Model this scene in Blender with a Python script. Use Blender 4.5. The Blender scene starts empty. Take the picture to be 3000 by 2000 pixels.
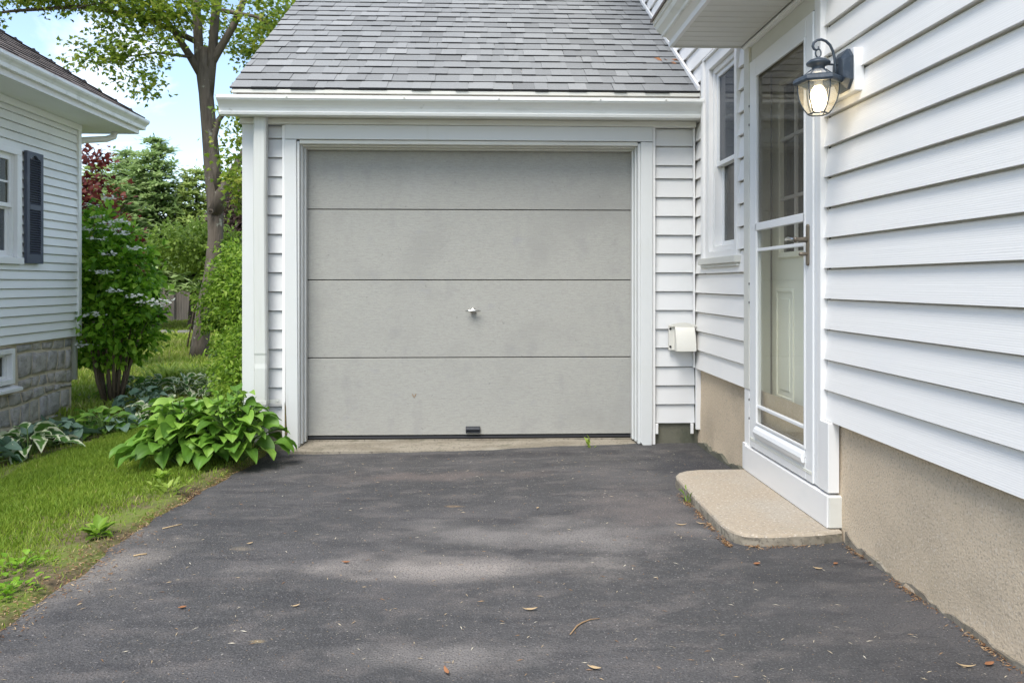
import bpy, math, random
import numpy as np
from math import radians as R, sin, cos, pi
from mathutils import Vector
random.seed(7); rng = np.random.default_rng(11)
sc = bpy.context.scene
col = sc.collection

# ------------------------------------------------------------ camera
CAMH = 1.06
cd = bpy.data.cameras.new("camera"); cam = bpy.data.objects.new("camera", cd); col.objects.link(cam)
cam.location = (0, 0, CAMH); cam.rotation_euler = (R(90), 0, -R(2.195))
cd.sensor_width = 36; cd.lens = 36*2296/3000; cd.shift_x = 0; cd.shift_y = -171/3000
cd.clip_start = .05; cd.clip_end = 2000
sc.camera = cam
# ------------------------------------------------------------ sky, sun, exposure
SKYX = 4.1
SUN_EL, SUN_AZ = 58, 203          # azimuth clockwise from +Y
w = bpy.data.worlds.new("World"); sc.world = w; w.use_nodes = True
nt = w.node_tree; nt.nodes.clear()
def wn(t, **k):
    n = nt.nodes.new(t)
    for a, b in k.items(): setattr(n, a, b)
    return n
sky = wn('ShaderNodeTexSky', sky_type='NISHITA', sun_disc=False)
sky.sun_elevation = R(SUN_EL); sky.sun_rotation = R(SUN_AZ); sky.air_density = 1.0; sky.dust_density = .6; sky.ozone_density = 1.0
tc = wn('ShaderNodeTexCoord'); mp = wn('ShaderNodeMapping'); mp.inputs['Scale'].default_value = (1.2, 1.2, 3.4); mp.inputs['Location'].default_value = (SKYX, 0, 0)
n1 = wn('ShaderNodeTexNoise'); n1.inputs['Scale'].default_value = 1.9; n1.inputs['Detail'].default_value = 8; n1.inputs['Roughness'].default_value = .58; n1.inputs['Distortion'].default_value = .5
cr = wn('ShaderNodeValToRGB'); cr.color_ramp.elements[0].position = .49; cr.color_ramp.elements[1].position = .70
cr.color_ramp.elements[0].color = (.03, .03, .03, 1); cr.color_ramp.elements[1].color = (.84, .84, .84, 1)
mx = wn('ShaderNodeMixRGB'); mx.inputs['Color2'].default_value = (6.9, 6.7, 6.2, 1)
bg = wn('ShaderNodeBackground'); bg.inputs['Strength'].default_value = .15
wo = wn('ShaderNodeOutputWorld')
L = nt.links.new
L(tc.outputs['Generated'], mp.inputs['Vector']); L(mp.outputs[0], n1.inputs['Vector']); L(n1.outputs['Fac'], cr.inputs[0])
L(cr.outputs[0], mx.inputs['Fac']); L(sky.outputs[0], mx.inputs['Color1']); L(mx.outputs[0], bg.inputs['Color']); L(bg.outputs[0], wo.inputs['Surface'])
sd = bpy.data.lights.new("sun", 'SUN'); so = bpy.data.objects.new("sun", sd); col.objects.link(so)
sd.energy = 2.3; sd.angle = R(32); sd.color = (1, .965, .90)
az, el = R(SUN_AZ), R(SUN_EL)
sdir = Vector((sin(az)*cos(el), cos(az)*cos(el), sin(el)))
so.rotation_euler = sdir.to_track_quat('Z', 'Y').to_euler(); so.location = (-5, -5, 12)
sc.view_settings.view_transform = 'Standard'; sc.view_settings.look = 'None'
sc.view_settings.exposure = 1.02; sc.view_settings.gamma = 1
sc.cycles.max_bounces = 8; sc.cycles.transparent_max_bounces = 12

# ------------------------------------------------------------ materials
def mat(name, base, rough=.6, layers=(), bumps=(), tint=None, spec=.3, metal=0, trans=0, coat=0):
    """base colour; layers: (scale xyz, detail, lo, hi, colour[, distortion]) mixed on by noise;
    bumps: (kind, scale xyz, strength, distance); tint: (attr, colA, colB) replaces base."""
    m = bpy.data.materials.new(name); m.use_nodes = True
    t = m.node_tree; N = t.nodes; K = t.links.new
    b = N['Principled BSDF']; b.inputs['Roughness'].default_value = rough; b.inputs['Metallic'].default_value = metal
    b.inputs['Specular IOR Level'].default_value = spec
    if coat: b.inputs['Coat Weight'].default_value = coat
    tcn = N.new('ShaderNodeTexCoord')
    def mapped(s):
        q = N.new('ShaderNodeMapping'); q.inputs['Scale'].default_value = s if hasattr(s, '__len__') else (s, s, s)
        K(tcn.outputs['Object'], q.inputs['Vector']); return q.outputs[0]
    if tint:
        a = N.new('ShaderNodeAttribute'); a.attribute_name = tint[0]
        r = N.new('ShaderNodeValToRGB'); K(a.outputs['Fac'], r.inputs[0])
        cols = tint[1]; els = r.color_ramp.elements
        els[0].position = 0; els[0].color = (*cols[0], 1); els[1].position = 1; els[1].color = (*cols[-1], 1)
        for i, c in enumerate(cols[1:-1]): e = els.new((i+1)/(len(cols)-1)); e.color = (*c, 1)
        cur = r.outputs[0]
    else:
        rgb = N.new('ShaderNodeRGB'); rgb.outputs[0].default_value = (*base, 1); cur = rgb.outputs[0]
    for ly in layers:
        s, det, lo, hi, c = ly[:5]; kind = ly[5] if len(ly) > 5 else 'noise'
        if kind == 'noise':
            n = N.new('ShaderNodeTexNoise'); n.inputs['Scale'].default_value = 1; n.inputs['Detail'].default_value = det; n.inputs['Roughness'].default_value = .6
            K(mapped(s), n.inputs['Vector']); out = n.outputs['Fac']
        elif kind == 'vor':
            n = N.new('ShaderNodeTexVoronoi'); n.inputs['Scale'].default_value = 1; K(mapped(s), n.inputs['Vector']); out = n.outputs['Distance']
        elif kind == 'cell':
            n = N.new('ShaderNodeTexVoronoi'); n.inputs['Scale'].default_value = 1; K(mapped(s), n.inputs['Vector'])
            sp = N.new('ShaderNodeSeparateColor'); K(n.outputs['Color'], sp.inputs[0]); out = sp.outputs[0]
        elif kind == 'blob':       # an elliptical patch of another tone: c, centre, radii, with noise
            cx, rad = ly[6], ly[7]
            q = N.new('ShaderNodeMapping'); q.vector_type = 'POINT'
            q.inputs['Scale'].default_value = tuple(1/v for v in rad); q.inputs['Location'].default_value = tuple(-a/b_ for a, b_ in zip(cx, rad))
            K(tcn.outputs['Object'], q.inputs['Vector'])
            ln = N.new('ShaderNodeVectorMath'); ln.operation = 'LENGTH'; K(q.outputs[0], ln.inputs[0])
            n = N.new('ShaderNodeTexNoise'); n.inputs['Scale'].default_value = 1; n.inputs['Detail'].default_value = 5; K(mapped(s), n.inputs['Vector'])
            ad = N.new('ShaderNodeMath'); ad.operation = 'MULTIPLY_ADD'; K(n.outputs['Fac'], ad.inputs[0]); ad.inputs[1].default_value = det; K(ln.outputs['Value'], ad.inputs[2]); out = ad.outputs[0]
        r = N.new('ShaderNodeMapRange'); r.inputs['From Min'].default_value = lo; r.inputs['From Max'].default_value = hi; r.interpolation_type = 'SMOOTHSTEP'
        op = c[3] if len(c) > 3 else 1
        r.inputs['To Max'].default_value = op
        K(out, r.inputs['Value'])
        x = N.new('ShaderNodeMixRGB'); K(r.outputs[0], x.inputs['Fac']); K(cur, x.inputs['Color1']); x.inputs['Color2'].default_value = (*c[:3], 1); cur = x.outputs[0]
    K(cur, b.inputs['Base Color'])
    prev = None
    for kind, s, st, dist in bumps:
        bn = N.new('ShaderNodeBump'); bn.inputs['Strength'].default_value = st; bn.inputs['Distance'].default_value = dist
        if kind == 'vor': n = N.new('ShaderNodeTexVoronoi'); o = 'Distance'
        elif kind == 'wave':
            n = N.new('ShaderNodeTexWave'); n.bands_direction = 'Z'; n.inputs['Distortion'].default_value = 7; n.inputs['Detail'].default_value = 3; n.inputs['Detail Scale'].default_value = .6; o = 'Fac'
        else: n = N.new('ShaderNodeTexNoise'); n.inputs['Detail'].default_value = 5; o = 'Fac'
        n.inputs['Scale'].default_value = 1
        K(mapped(s), n.inputs['Vector']); K(n.outputs[o], bn.inputs['Height'])
        if prev: K(prev, bn.inputs['Normal'])
        prev = bn.outputs[0]
    if prev: K(prev, b.inputs['Normal'])
    if trans:
        tr = N.new('ShaderNodeBsdfTranslucent'); K(cur, tr.inputs['Color'])
        ms = N.new('ShaderNodeMixShader'); ms.inputs[0].default_value = trans
        K(b.outputs[0], ms.inputs[1]); K(tr.outputs[0], ms.inputs[2]); K(ms.outputs[0], N['Material Output'].inputs[0])
    return m
def glassmat(name, tint=(1, 1, 1), refl=.08, rough=.02, film=None):
    m = bpy.data.materials.new(name); m.use_nodes = True; N = m.node_tree.nodes; K = m.node_tree.links.new; N.clear()
    o = N.new('ShaderNodeOutputMaterial'); a = N.new('ShaderNodeBsdfTransparent'); g = N.new('ShaderNodeBsdfGlossy'); x = N.new('ShaderNodeMixShader'); lw = N.new('ShaderNodeLayerWeight'); lw.inputs['Blend'].default_value = .5; pw = N.new('ShaderNodeMath'); pw.operation = 'POWER'; pw.inputs[1].default_value = 5.5; K(lw.outputs['Facing'], pw.inputs[0])
    a.inputs[0].default_value = (*tint, 1); g.inputs['Roughness'].default_value = rough
    ad = N.new('ShaderNodeMath'); ad.operation = 'ADD'; ad.inputs[1].default_value = refl; ad.use_clamp = True
    K(pw.outputs[0], ad.inputs[0]); K(ad.outputs[0], x.inputs[0]); K(a.outputs[0], x.inputs[1]); K(g.outputs[0], x.inputs[2])
    last = x.outputs[0]
    if film:
        d = N.new('ShaderNodeBsdfDiffuse'); d.inputs[0].default_value = (*film[1], 1); y = N.new('ShaderNodeMixShader'); y.inputs[0].default_value = film[0]
        K(last, y.inputs[1]); K(d.outputs[0], y.inputs[2]); last = y.outputs[0]
    K(last, o.inputs[0]); return m

GRAIN = [('wave', (1.1, 1.1, 44), .07, .003), ('noise', (2.2, 2.2, 75), .18, .003)]
M = {}
M['siding'] = mat('white_vinyl', (.85, .83, .795), .45, [((1.2, 1.2, 3), 4, .5, .8, (.74, .75, .76, .5))], GRAIN)
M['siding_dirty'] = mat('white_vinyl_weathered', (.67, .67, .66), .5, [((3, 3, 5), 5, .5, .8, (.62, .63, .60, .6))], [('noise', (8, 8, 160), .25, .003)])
M['siding_left'] = mat('offwhite_vinyl', (.83, .83, .80), .5, [((1, 1, 2), 4, .45, .8, (.62, .64, .61, .6))], [('noise', (5, 5, 90), .15, .003)])
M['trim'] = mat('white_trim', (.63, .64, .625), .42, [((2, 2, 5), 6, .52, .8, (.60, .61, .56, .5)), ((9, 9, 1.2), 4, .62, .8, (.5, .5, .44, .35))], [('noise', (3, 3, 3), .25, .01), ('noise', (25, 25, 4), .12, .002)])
M['trim_clean'] = mat('white_clad_trim', (.80, .79, .77), .38, [((2, 2, 4), 4, .5, .8, (.70, .71, .70, .5))], [('noise', (4, 4, 4), .1, .004)])
M['trim_beige'] = mat('weathered_cream_trim', (.66, .65, .59), .5, [((2, 2, 6), 5, .45, .75, (.56, .54, .48, .7))], [('noise', (6, 6, 6), .1, .004)])
M['gutter'] = mat('white_gutter_paint', (.82, .825, .79), .4, [((2.2, 6, 9), 6, .5, .78, (.52, .53, .47, .7)), ((14, 14, 14), 3, .66, .78, (.35, .34, .28, .35))], [('noise', (3, 3, 3), .12, .006)])
M['downspout'] = mat('weathered_downspout', (.60, .61, .575), .5, [((30, 30, 1.2), 5, .5, .75, (.50, .52, .46, .8)), ((3, 3, 2.5), 3, .5, .75, (.60, .61, .56, .7))], [('noise', (6, 6, 3), .35, .006)])
M['garage_door'] = mat('greige_garage_door', (.37, .365, .33), .65,
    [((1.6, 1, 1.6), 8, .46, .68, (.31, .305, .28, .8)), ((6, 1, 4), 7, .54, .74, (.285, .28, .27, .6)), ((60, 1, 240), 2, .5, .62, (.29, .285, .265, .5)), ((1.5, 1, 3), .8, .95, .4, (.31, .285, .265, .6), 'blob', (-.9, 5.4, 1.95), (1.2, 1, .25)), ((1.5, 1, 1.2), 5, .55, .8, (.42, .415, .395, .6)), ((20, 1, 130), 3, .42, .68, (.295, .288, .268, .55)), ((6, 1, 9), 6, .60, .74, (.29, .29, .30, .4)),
     ((30, 1, 30), 4, .66, .74, (.17, .165, .16, .5))],
    [('noise', (9, 9, 190), .35, .0025), ('noise', (140, 60, 140), .3, .0015), ('noise', (1.5, 1, 2.5), .2, .012)])
M['black_rubber'] = mat('black_rubber_seal', (.02, .02, .022), .4)
M['dark'] = mat('dark_gap', (.015, .015, .015), .9)
M['concrete'] = mat('tan_concrete', (.39, .325, .245), .85, [((2.5, 2.5, 2.5), 6, .42, .72, (.40, .36, .30, .8)), ((70, 70, 70), 3, .55, .66, (.26, .23, .19, .75)), ((90, 90, 90), 2, .58, .68, (.64, .58, .50, .6)), ((7, 7, 7), 5, .60, .78, (.34, .32, .26, .6)), ((5, 5, 5), .5, .85, .35, (.50, .36, .17, .35), 'blob', (1.35, 3.33, .05), (.16, .16, .2))],
    [('noise', (9, 9, 9), .3, .008), ('noise', (80, 80, 80), .45, .004)])
M['slab_edge'] = mat('stained_concrete', (.27, .24, .19), .85, [((3, 8, 8), 7, .42, .62, (.19, .165, .125, .85)), ((60, 60, 60), 3, .54, .64, (.12, .105, .085, .7)), ((1.3, 3, 3), 3, .55, .75, (.42, .40, .34, .6)), ((9, 30, 9), 5, .55, .66, (.15, .14, .10, .7))], [('noise', (18, 18, 18), .5, .01), ('noise', (90, 90, 90), .4, .004)])
M['stucco'] = mat('tan_stucco_foundation', (.64, .52, .375), .92,
    [((1.2, 1.2, 1.4), 6, .42, .7, (.47, .385, .28, .9)), ((120, 120, 120), 3, .53, .64, (.34, .28, .21, .6)), ((105, 105, 105), 3, .56, .68, (.70, .62, .51, .6)), ((.9, .9, .9), 4, .55, .75, (.46, .365, .23, .4)),
     ((5, 5, 3), .11, .115, .045, (.42, .39, .33, .75), 'blob', (1.48, 3, -.06), (9, 90, .9)),
     ((9, 9, 9), 1.5, 1.3, .9, (.46, .43, .385, 1), 'blob', (1.485, 3.02, .03), (.4, .16, .13))],
    [('noise', (130, 130, 130), .6, .004), ('noise', (8, 8, 8), .25, .012)])
M['stucco_dark'] = mat('mossy_foundation', (.15, .145, .11), .95, [((6, 6, 6), 5, .45, .7, (.08, .085, .06, .8))], [('noise', (60, 60, 60), .5, .004)])
M['asphalt'] = mat('worn_asphalt', (.068, .0665, .066), .85,
    [((.9, 1.3, 1), 7, .42, .66, (.115, .108, .107, .8)), ((.5, .9, 1), 6, .50, .66, (.060, .059, .060, .85)),
     ((5, 8, 4), 8, .48, .66, (.145, .130, .122, .65)), ((2, 7, 2), 6, .52, .66, (.047, .046, .048, .7)), ((22, 22, 10), 4, .52, .72, (.125, .118, .115, .5)),
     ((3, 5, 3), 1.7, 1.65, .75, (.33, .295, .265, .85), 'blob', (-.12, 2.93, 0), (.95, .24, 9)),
     ((3, 5, 3), 1.7, 1.7, .75, (.25, .23, .215, .75), 'blob', (.28, 3.28, 0), (1.1, .36, 9)),
     ((4, 4, 3), 1.6, 1.6, .85, (.24, .22, .205, .7), 'blob', (-.1, 2.25, 0), (.5, .15, 9)),
     ((4, 4, 3), 1.6, 1.6, .8, (.27, .24, .21, .75), 'blob', (-1.38, 3.0, 0), (.28, .75, 9)),
     ((4, 4, 3), 1.6, 1.6, .8, (.18, .145, .13, .6), 'blob', (-.35, 4.45, 0), (1.2, .22, 9)),
     ((6, 6, 3), 1.6, 1.6, .8, (.17, .145, .135, .7), 'blob', (.75, 3.7, 0), (.5, .7, 9)),
     ((5, 5, 3), 1.5, 1.4, .7, (.30, .245, .175, .75), 'blob', (-.95, 3.15, 0), (.14, .07, 9)),
     ((9, 9, 3), 1.5, 1.35, .8, (.36, .27, .14, .8), 'blob', (-.66, 2.34, 0), (.06, .025, 9)),
     ((9, 9, 3), 1.5, 1.35, .8, (.30, .20, .11, .6), 'blob', (-.12, 3.75, 0), (.09, .04, 9)),
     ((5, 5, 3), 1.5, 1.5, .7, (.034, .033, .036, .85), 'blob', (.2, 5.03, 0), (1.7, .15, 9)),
     ((5, 5, 3), 1.5, 1.5, .7, (.040, .041, .048, .8), 'blob', (1.25, 4.6, 0), (.5, .6, 9)),
     ((160, 160, 80), 3, .50, .62, (.040, .040, .043, .6)), ((150, 150, 80), 3, .54, .68, (.17, .165, .165, .6)), ((90, 90, 60), 2, .66, .74, (.36, .33, .31, .6))],
    [('noise', (150, 150, 80), .9, .007), ('vor', (130, 130, 60), .5, .004), ('noise', (2, 3, 2), .25, .03)], spec=.3)
M['soil'] = mat('lawn_soil', (.10, .075, .045), .95, [((2, 2, 2), 6, .42, .6, (.13, .17, .03)), ((40, 40, 20), 4, .5, .65, (.20, .15, .085, .7)), ((9, 9, 9), 4, .55, .7, (.10, .13, .03, .7))], [('noise', (60, 60, 60), .6, .01)])
M['grass'] = mat('grass_blades', None, .55, tint=('tint', [(.11, .19, .02), (.19, .30, .03), (.30, .39, .05), (.52, .46, .19)]), spec=.25, trans=.35)
M['soffit'] = mat('cream_soffit', (.72, .71, .665), .5, [((2, 2, 2), 4, .5, .8, (.64, .63, .58, .6))])
M['storm_metal'] = mat('white_aluminium_door', (.77, .775, .77), .32, [((2, 2, 3), 4, .5, .8, (.69, .71, .73, .5))], [('noise', (4, 4, 2), .06, .004)], spec=.5)
M['entry_door'] = mat('cream_entry_door', (.84, .825, .70), .45, [((2, 2, 2), 3, .5, .8, (.79, .77, .64, .5))], [('noise', (120, 120, 120), .1, .001)])
M['jamb'] = mat('cream_jamb', (.80, .79, .68), .5)
M['brown_jamb'] = mat('brown_weatherstrip', (.22, .20, .17), .7)  # thin brown strip where the entry door meets its jamb
M['glass'] = glassmat('clear_glass', (.985, .99, .975), .0)
M['screen'] = glassmat('screened_glass', (.92, .90, .86), .0, film=(.20, (.16, .15, .13)))
M['winglass'] = glassmat('window_glass', (.62, .63, .61), .02, .03)
M['winscreen'] = glassmat('window_screen', (.6, .62, .64), .08, .05, film=(.45, (.17, .18, .195)))
M['bronze'] = mat('aged_brass', (.20, .17, .13), .42, [((30, 30, 30), 4, .45, .7, (.12, .10, .08, .8))], metal=.6)
M['steel'] = mat('chrome', (.62, .61, .58), .22, metal=1.0)
M['lamp_metal'] = mat('slate_blue_lamp_metal', (.04, .055, .075), .42, [((35, 35, 35), 4, .45, .7, (.09, .11, .13, .7))], [('noise', (60, 60, 60), .15, .001)], spec=.5)
M['lamp_glass'] = glassmat('lamp_glass', (.98, .96, .90), .03, .03, film=(.16, (.8, .74, .62)))
M['cap_glass'] = glassmat('upper_lamp_glass', (.9, .9, .9), .30, .1, film=(.30, (.8, .8, .8)))
def emis(name, c, s):
    m = bpy.data.materials.new(name); m.use_nodes = True; b = m.node_tree.nodes['Principled BSDF']
    b.inputs['Base Color'].default_value = (.8, .75, .65, 1); b.inputs['Emission Color'].default_value = (*c, 1); b.inputs['Emission Strength'].default_value = s
    return m
M['bulb'] = emis('lit_bulb', (1, .82, .52), 4.2)
M['bulb_glow'] = emis('lit_bulb_diffuser', (1, .86, .58), 1.5)
SH = [(.185, .188, .185), (.225, .229, .226), (.262, .266, .262), (.315, .319, .314)]
M['shingle'] = mat('grey_asphalt_shingle', None, .9, [((420, 420, 420), 2, .52, .62, (.13, .132, .13, .6)), ((300, 300, 300), 2, .58, .68, (.5, .5, .5, .45)), ((1.2, 1.2, 1.2), 5, .5, .75, (.20, .20, .20, .35))], [('noise', (300, 300, 300), .6, .002)], tint=('tint', SH))
M['shingle_brown'] = mat('brown_asphalt_shingle', None, .9, [((60, 60, 60), 3, .52, .64, (.10, .085, .075, .6))], [('noise', (120, 120, 120), .6, .003)], tint=('tint', [(.13, .105, .09), (.19, .155, .135), (.25, .21, .185)]))
M['shingle_edge'] = mat('shingle_edge', (.035, .035, .037), .9)
M['shutter'] = mat('slate_shutter', (.085, .095, .125), .55, [((6, 6, 6), 4, .5, .7, (.12, .13, .155, .6))])
M['blind'] = mat('window_blind', (.20, .20, .19), .7)
M['curtain'] = mat('grey_brown_curtain', (.30, .27, .24), .9)
M['room'] = mat('dim_room', (.06, .06, .06), .9)
M['stone'] = mat('granite_fieldstone', None, .85, [((9, 9, 9), 6, .42, .7, (.20, .19, .18, .7)), ((30, 30, 30), 5, .5, .66, (.42, .40, .37, .6)), ((60, 60, 60), 3, .6, .7, (.12, .11, .1, .6))], [('noise', (10, 10, 10), .8, .04), ('noise', (50, 50, 50), .6, .01)], tint=('tint', [(.33, .325, .325), (.46, .43, .40), (.42, .38, .33), (.56, .52, .46)]))
M['mortar'] = mat('tan_mortar', (.62, .54, .42), .95, [((14, 14, 14), 5, .45, .7, (.50, .43, .34, .7))], [('noise', (40, 40, 40), .6, .01)])
M['bark'] = mat('maple_bark', (.135, .11, .085), .9, [((9, 9, 2), 6, .42, .65, (.075, .06, .045, .8)), ((5, 5, 5), 5, .60, .68, (.36, .37, .29, .7)), ((3, 3, 1.5), 4, .5, .75, (.18, .15, .12, .6))], [('noise', (22, 22, 4), .9, .03)])
M['bark_dark'] = mat('conifer_bark', (.055, .042, .033), .95, (), [('noise', (18, 18, 5), .8, .03)])
M['stem'] = mat('shrub_stem', (.17, .125, .085), .85, [((20, 20, 6), 4, .45, .7, (.10, .075, .05, .7))])
def leafm(name, cols, tr=.38, rough=.45): return mat(name, None, rough, tint=('tint', cols), spec=.35, trans=tr)
M['maple'] = leafm('maple_leaves', [(.07, .12, .015), (.16, .25, .025), (.28, .38, .04), (.40, .42, .07)], .5)
M['spruce'] = leafm('spruce_needles', [(.12, .18, .06), (.30, .42, .15), (.55, .66, .32)], .5)
M['spruce_y'] = leafm('yellow_green_needles', [(.16, .22, .06), (.36, .46, .13), (.60, .70, .28)], .5)
M['red'] = leafm('copper_leaves', [(.07, .016, .016), (.16, .035, .03), (.26, .08, .05)], .5)
M['copper'] = leafm('dull_copper_foliage', [(.05, .033, .03), (.12, .08, .068), (.20, .14, .115)], .5)
M['viburnum'] = leafm('viburnum_leaves', [(.06, .15, .012), (.15, .33, .022), (.28, .50, .04), (.42, .62, .08)], .5)
M['petal'] = mat('white_petals', (.74, .74, .66), .6, trans=.25)
M['privet'] = leafm('privet_leaves', [(.06, .13, .012), (.15, .28, .025), (.27, .43, .045), (.40, .54, .09)], .5)
M['brightbush'] = leafm('bright_bush_leaves', [(.14, .22, .03), (.28, .40, .06), (.44, .56, .12)], .5)
M['woods'] = leafm('distant_foliage', [(.10, .15, .04), (.19, .28, .07), (.30, .40, .12)], .5)
M['hosta'] = mat('hosta_leaf', None, .5, [((3, 3, 3), 3, .45, .75, (.055, .14, .018, .5))], [('noise', (70, 70, 70), .12, .003)], tint=('tint', [(.07, .16, .015), (.13, .28, .03), (.22, .39, .05), (.33, .50, .09)]), spec=.4, trans=.3)
M['hosta_blue'] = mat('blue_hosta_leaf', None, .5, tint=('tint', [(.09, .17, .10), (.15, .24, .17), (.22, .32, .24)]), trans=.25)
M['hosta_var'] = mat('variegated_hosta_leaf', None, .45, tint=('tint', [(.05, .13, .02), (.07, .165, .03), (.10, .20, .04), (.55, .60, .38), (.66, .68, .48)]), trans=.25)
M['petiole'] = mat('leaf_stalk', (.12, .20, .05), .5)
M['fence'] = mat('weathered_fence', (.25, .215, .19), .9, [((8, 8, 1), 4, .45, .7, (.17, .15, .135, .7))], [('noise', (20, 20, 3), .5, .01)])
M['stonegrey'] = mat('border_stone', (.17, .16, .15), .9, (), [('noise', (9, 9, 9), .5, .02)])
M['leaf_orange'] = mat('dry_leaf_orange', (.33, .15, .07), .7)
M['leaf_tan'] = mat('dry_leaf_tan', (.52, .38, .22), .7)
M['straw'] = mat('dry_straw', (.50, .36, .20), .7)
M['litter'] = mat('plant_debris', None, .8, tint=('tint', [(.12, .055, .025), (.30, .17, .08), (.52, .42, .27), (.62, .58, .48)]))
M['twig'] = mat('dry_twig', (.30, .20, .11), .8)
M['vent'] = mat('yellowed_white_plastic', (.70, .68, .61), .5, [((9, 9, 9), 3, .5, .75, (.64, .61, .53, .6))])
M['wire'] = mat('utility_cable', (.05, .05, .05), .6)
M['moss'] = mat('green_algae', (.10, .10, .04), .95, [((30, 30, 30), 4, .45, .65, (.16, .10, .04, .9))], [('noise', (60, 60, 60), .8, .01)])
M['plastic_dark'] = mat('dark_plastic', (.03, .032, .037), .35)
M['flash'] = mat('roof_drip_board', (.56, .53, .49), .55, [((2, 9, 30), 5, .42, .7, (.42, .37, .34, .7))])

# ------------------------------------------------------------ helpers
WL = {}
def tag(o, label=None, cat=None, group=None, kind=None):
    if label: o['label'] = label
    if cat: o['category'] = cat
    if group: o['group'] = group
    if kind: o['kind'] = kind
    return o
def thing(name, loc, label, cat, group=None):
    o = bpy.data.objects.new(name, None); col.objects.link(o); o.location = loc; o.empty_display_size = .1; WL[o.name] = Vector(loc)
    return tag(o, label, cat, group)
def link(name, me, parent, origin=None):
    o = bpy.data.objects.new(name, me); col.objects.link(o)
    if parent is not None: o.parent = parent; WL[o.name] = WL[parent.name].copy()
    else: o.location = origin if origin is not None else (0, 0, 0); WL[o.name] = Vector(o.location)
    return o
class MB:
    def __init__(s): s.v = []; s.f = []; s.mi = []; s.t = []; s.cm = 0; s.ct = .5
    def poly(s, pts, mi=None):
        n = len(s.v); s.v += [tuple(p) for p in pts]; s.f.append(tuple(range(n, n+len(pts)))); s.mi.append(s.cm if mi is None else mi); s.t += [s.ct]*len(pts)
    def mesh(s, vs, fs, mi=None):
        n = len(s.v); s.v += [tuple(p) for p in vs]; s.t += [s.ct]*len(vs)
        for f in fs: s.f.append(tuple(n+i for i in f)); s.mi.append(s.cm if mi is None else mi)
    def box(s, x0, x1, y0, y1, z0, z1, mi=None):
        x0, x1 = sorted((x0, x1)); y0, y1 = sorted((y0, y1)); z0, z1 = sorted((z0, z1))
        vs = [(x, y, z) for x in (x0, x1) for y in (y0, y1) for z in (z0, z1)]
        s.mesh(vs, [(0, 1, 3, 2), (4, 6, 7, 5), (0, 4, 5, 1), (2, 3, 7, 6), (0, 2, 6, 4), (1, 5, 7, 3)], mi); return s
    def prism(s, prof, axis, a, b, mi=None):
        """closed 2D profile extruded along an axis ('x': prof=(y,z); 'y': (x,z); 'z': (x,y))"""
        P = {'x': lambda p, t: (t, p[0], p[1]), 'y': lambda p, t: (p[0], t, p[1]), 'z': lambda p, t: (p[0], p[1], t)}[axis]
        n = len(prof); vs = [P(p, a) for p in prof]+[P(p, b) for p in prof]
        s.mesh(vs, [(i, (i+1) % n, n+(i+1) % n, n+i) for i in range(n)]+[tuple(range(n))[::-1], tuple(range(n, 2*n))], mi); return s
    def tube(s, pts, rads, k=8, cap=True, mi=None):
        pts = [Vector(p) for p in pts]; n = len(pts)
        if not hasattr(rads, '__len__'): rads = [rads]*n
        vs = []; up = Vector((0, 0, 1)); pu = None
        for i, p in enumerate(pts):
            d = (pts[min(i+1, n-1)]-pts[max(i-1, 0)]).normalized()
            u = (pu - d*pu.dot(d)) if pu is not None else d.cross(up if abs(d.z) < .9 else Vector((1, 0, 0)))
            if u.length < 1e-6: u = d.orthogonal()
            u.normalize(); pu = u; v = d.cross(u)
            for j in range(k):
                a = 2*pi*j/k; vs.append(p+(u*cos(a)+v*sin(a))*rads[i])
        fs = [(i*k+j, i*k+(j+1) % k, (i+1)*k+(j+1) % k, (i+1)*k+j) for i in range(n-1) for j in range(k)]
        if cap: fs += [tuple(range(k))[::-1], tuple((n-1)*k+j for j in range(k))]
        s.mesh(vs, fs, mi); return s
    def lathe(s, c, prof, k=6, rot=0, mi=None, caps=False, axis='z'):
        vs = []
        for r, z in prof:
            for j in range(k):
                a = 2*pi*j/k+rot
                vs.append((c[0]+r*cos(a), c[1]+r*sin(a), z) if axis == 'z' else ((c[0]+z, c[1]+r*cos(a), c[2]+r*sin(a)) if axis == 'x' else (c[0]+r*cos(a), c[1]+z, c[2]+r*sin(a))))
        n = len(prof); fs = [(i*k+j, i*k+(j+1) % k, (i+1)*k+(j+1) % k, (i+1)*k+j) for i in range(n-1) for j in range(k)]
        if caps: fs += [tuple(range(k))[::-1], tuple((n-1)*k+j for j in range(k))]
        s.mesh(vs, fs, mi); return s
    def build(s, name, mats, parent=None, bevel=0, smooth=False, origin=None, tint=False, seg=2):
        me = bpy.data.meshes.new(name)
        off = WL[parent.name] if parent is not None else Vector(origin if origin is not None else (0, 0, 0))
        me.from_pydata([tuple(Vector(p)-off) for p in s.v], [], s.f)
        for m in (mats if isinstance(mats, (list, tuple)) else [mats]): me.materials.append(M[m] if isinstance(m, str) else m)
        me.polygons.foreach_set('material_index', s.mi)
        if tint: a = me.attributes.new('tint', 'FLOAT', 'POINT'); a.data.foreach_set('value', s.t)
        if smooth: me.polygons.foreach_set('use_smooth', [True]*len(me.polygons))
        me.update(); o = link(name, me, parent, off if parent is None else None)
        if bevel:
            b = o.modifiers.new('bevel', 'BEVEL'); b.width = bevel; b.segments = seg; b.limit_method = 'ANGLE'; b.angle_limit = R(35)
        return o
def box_part(name, m, parent, *d, bevel=.003):
    return MB().box(*d).build(name, m, parent, bevel=bevel)
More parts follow.
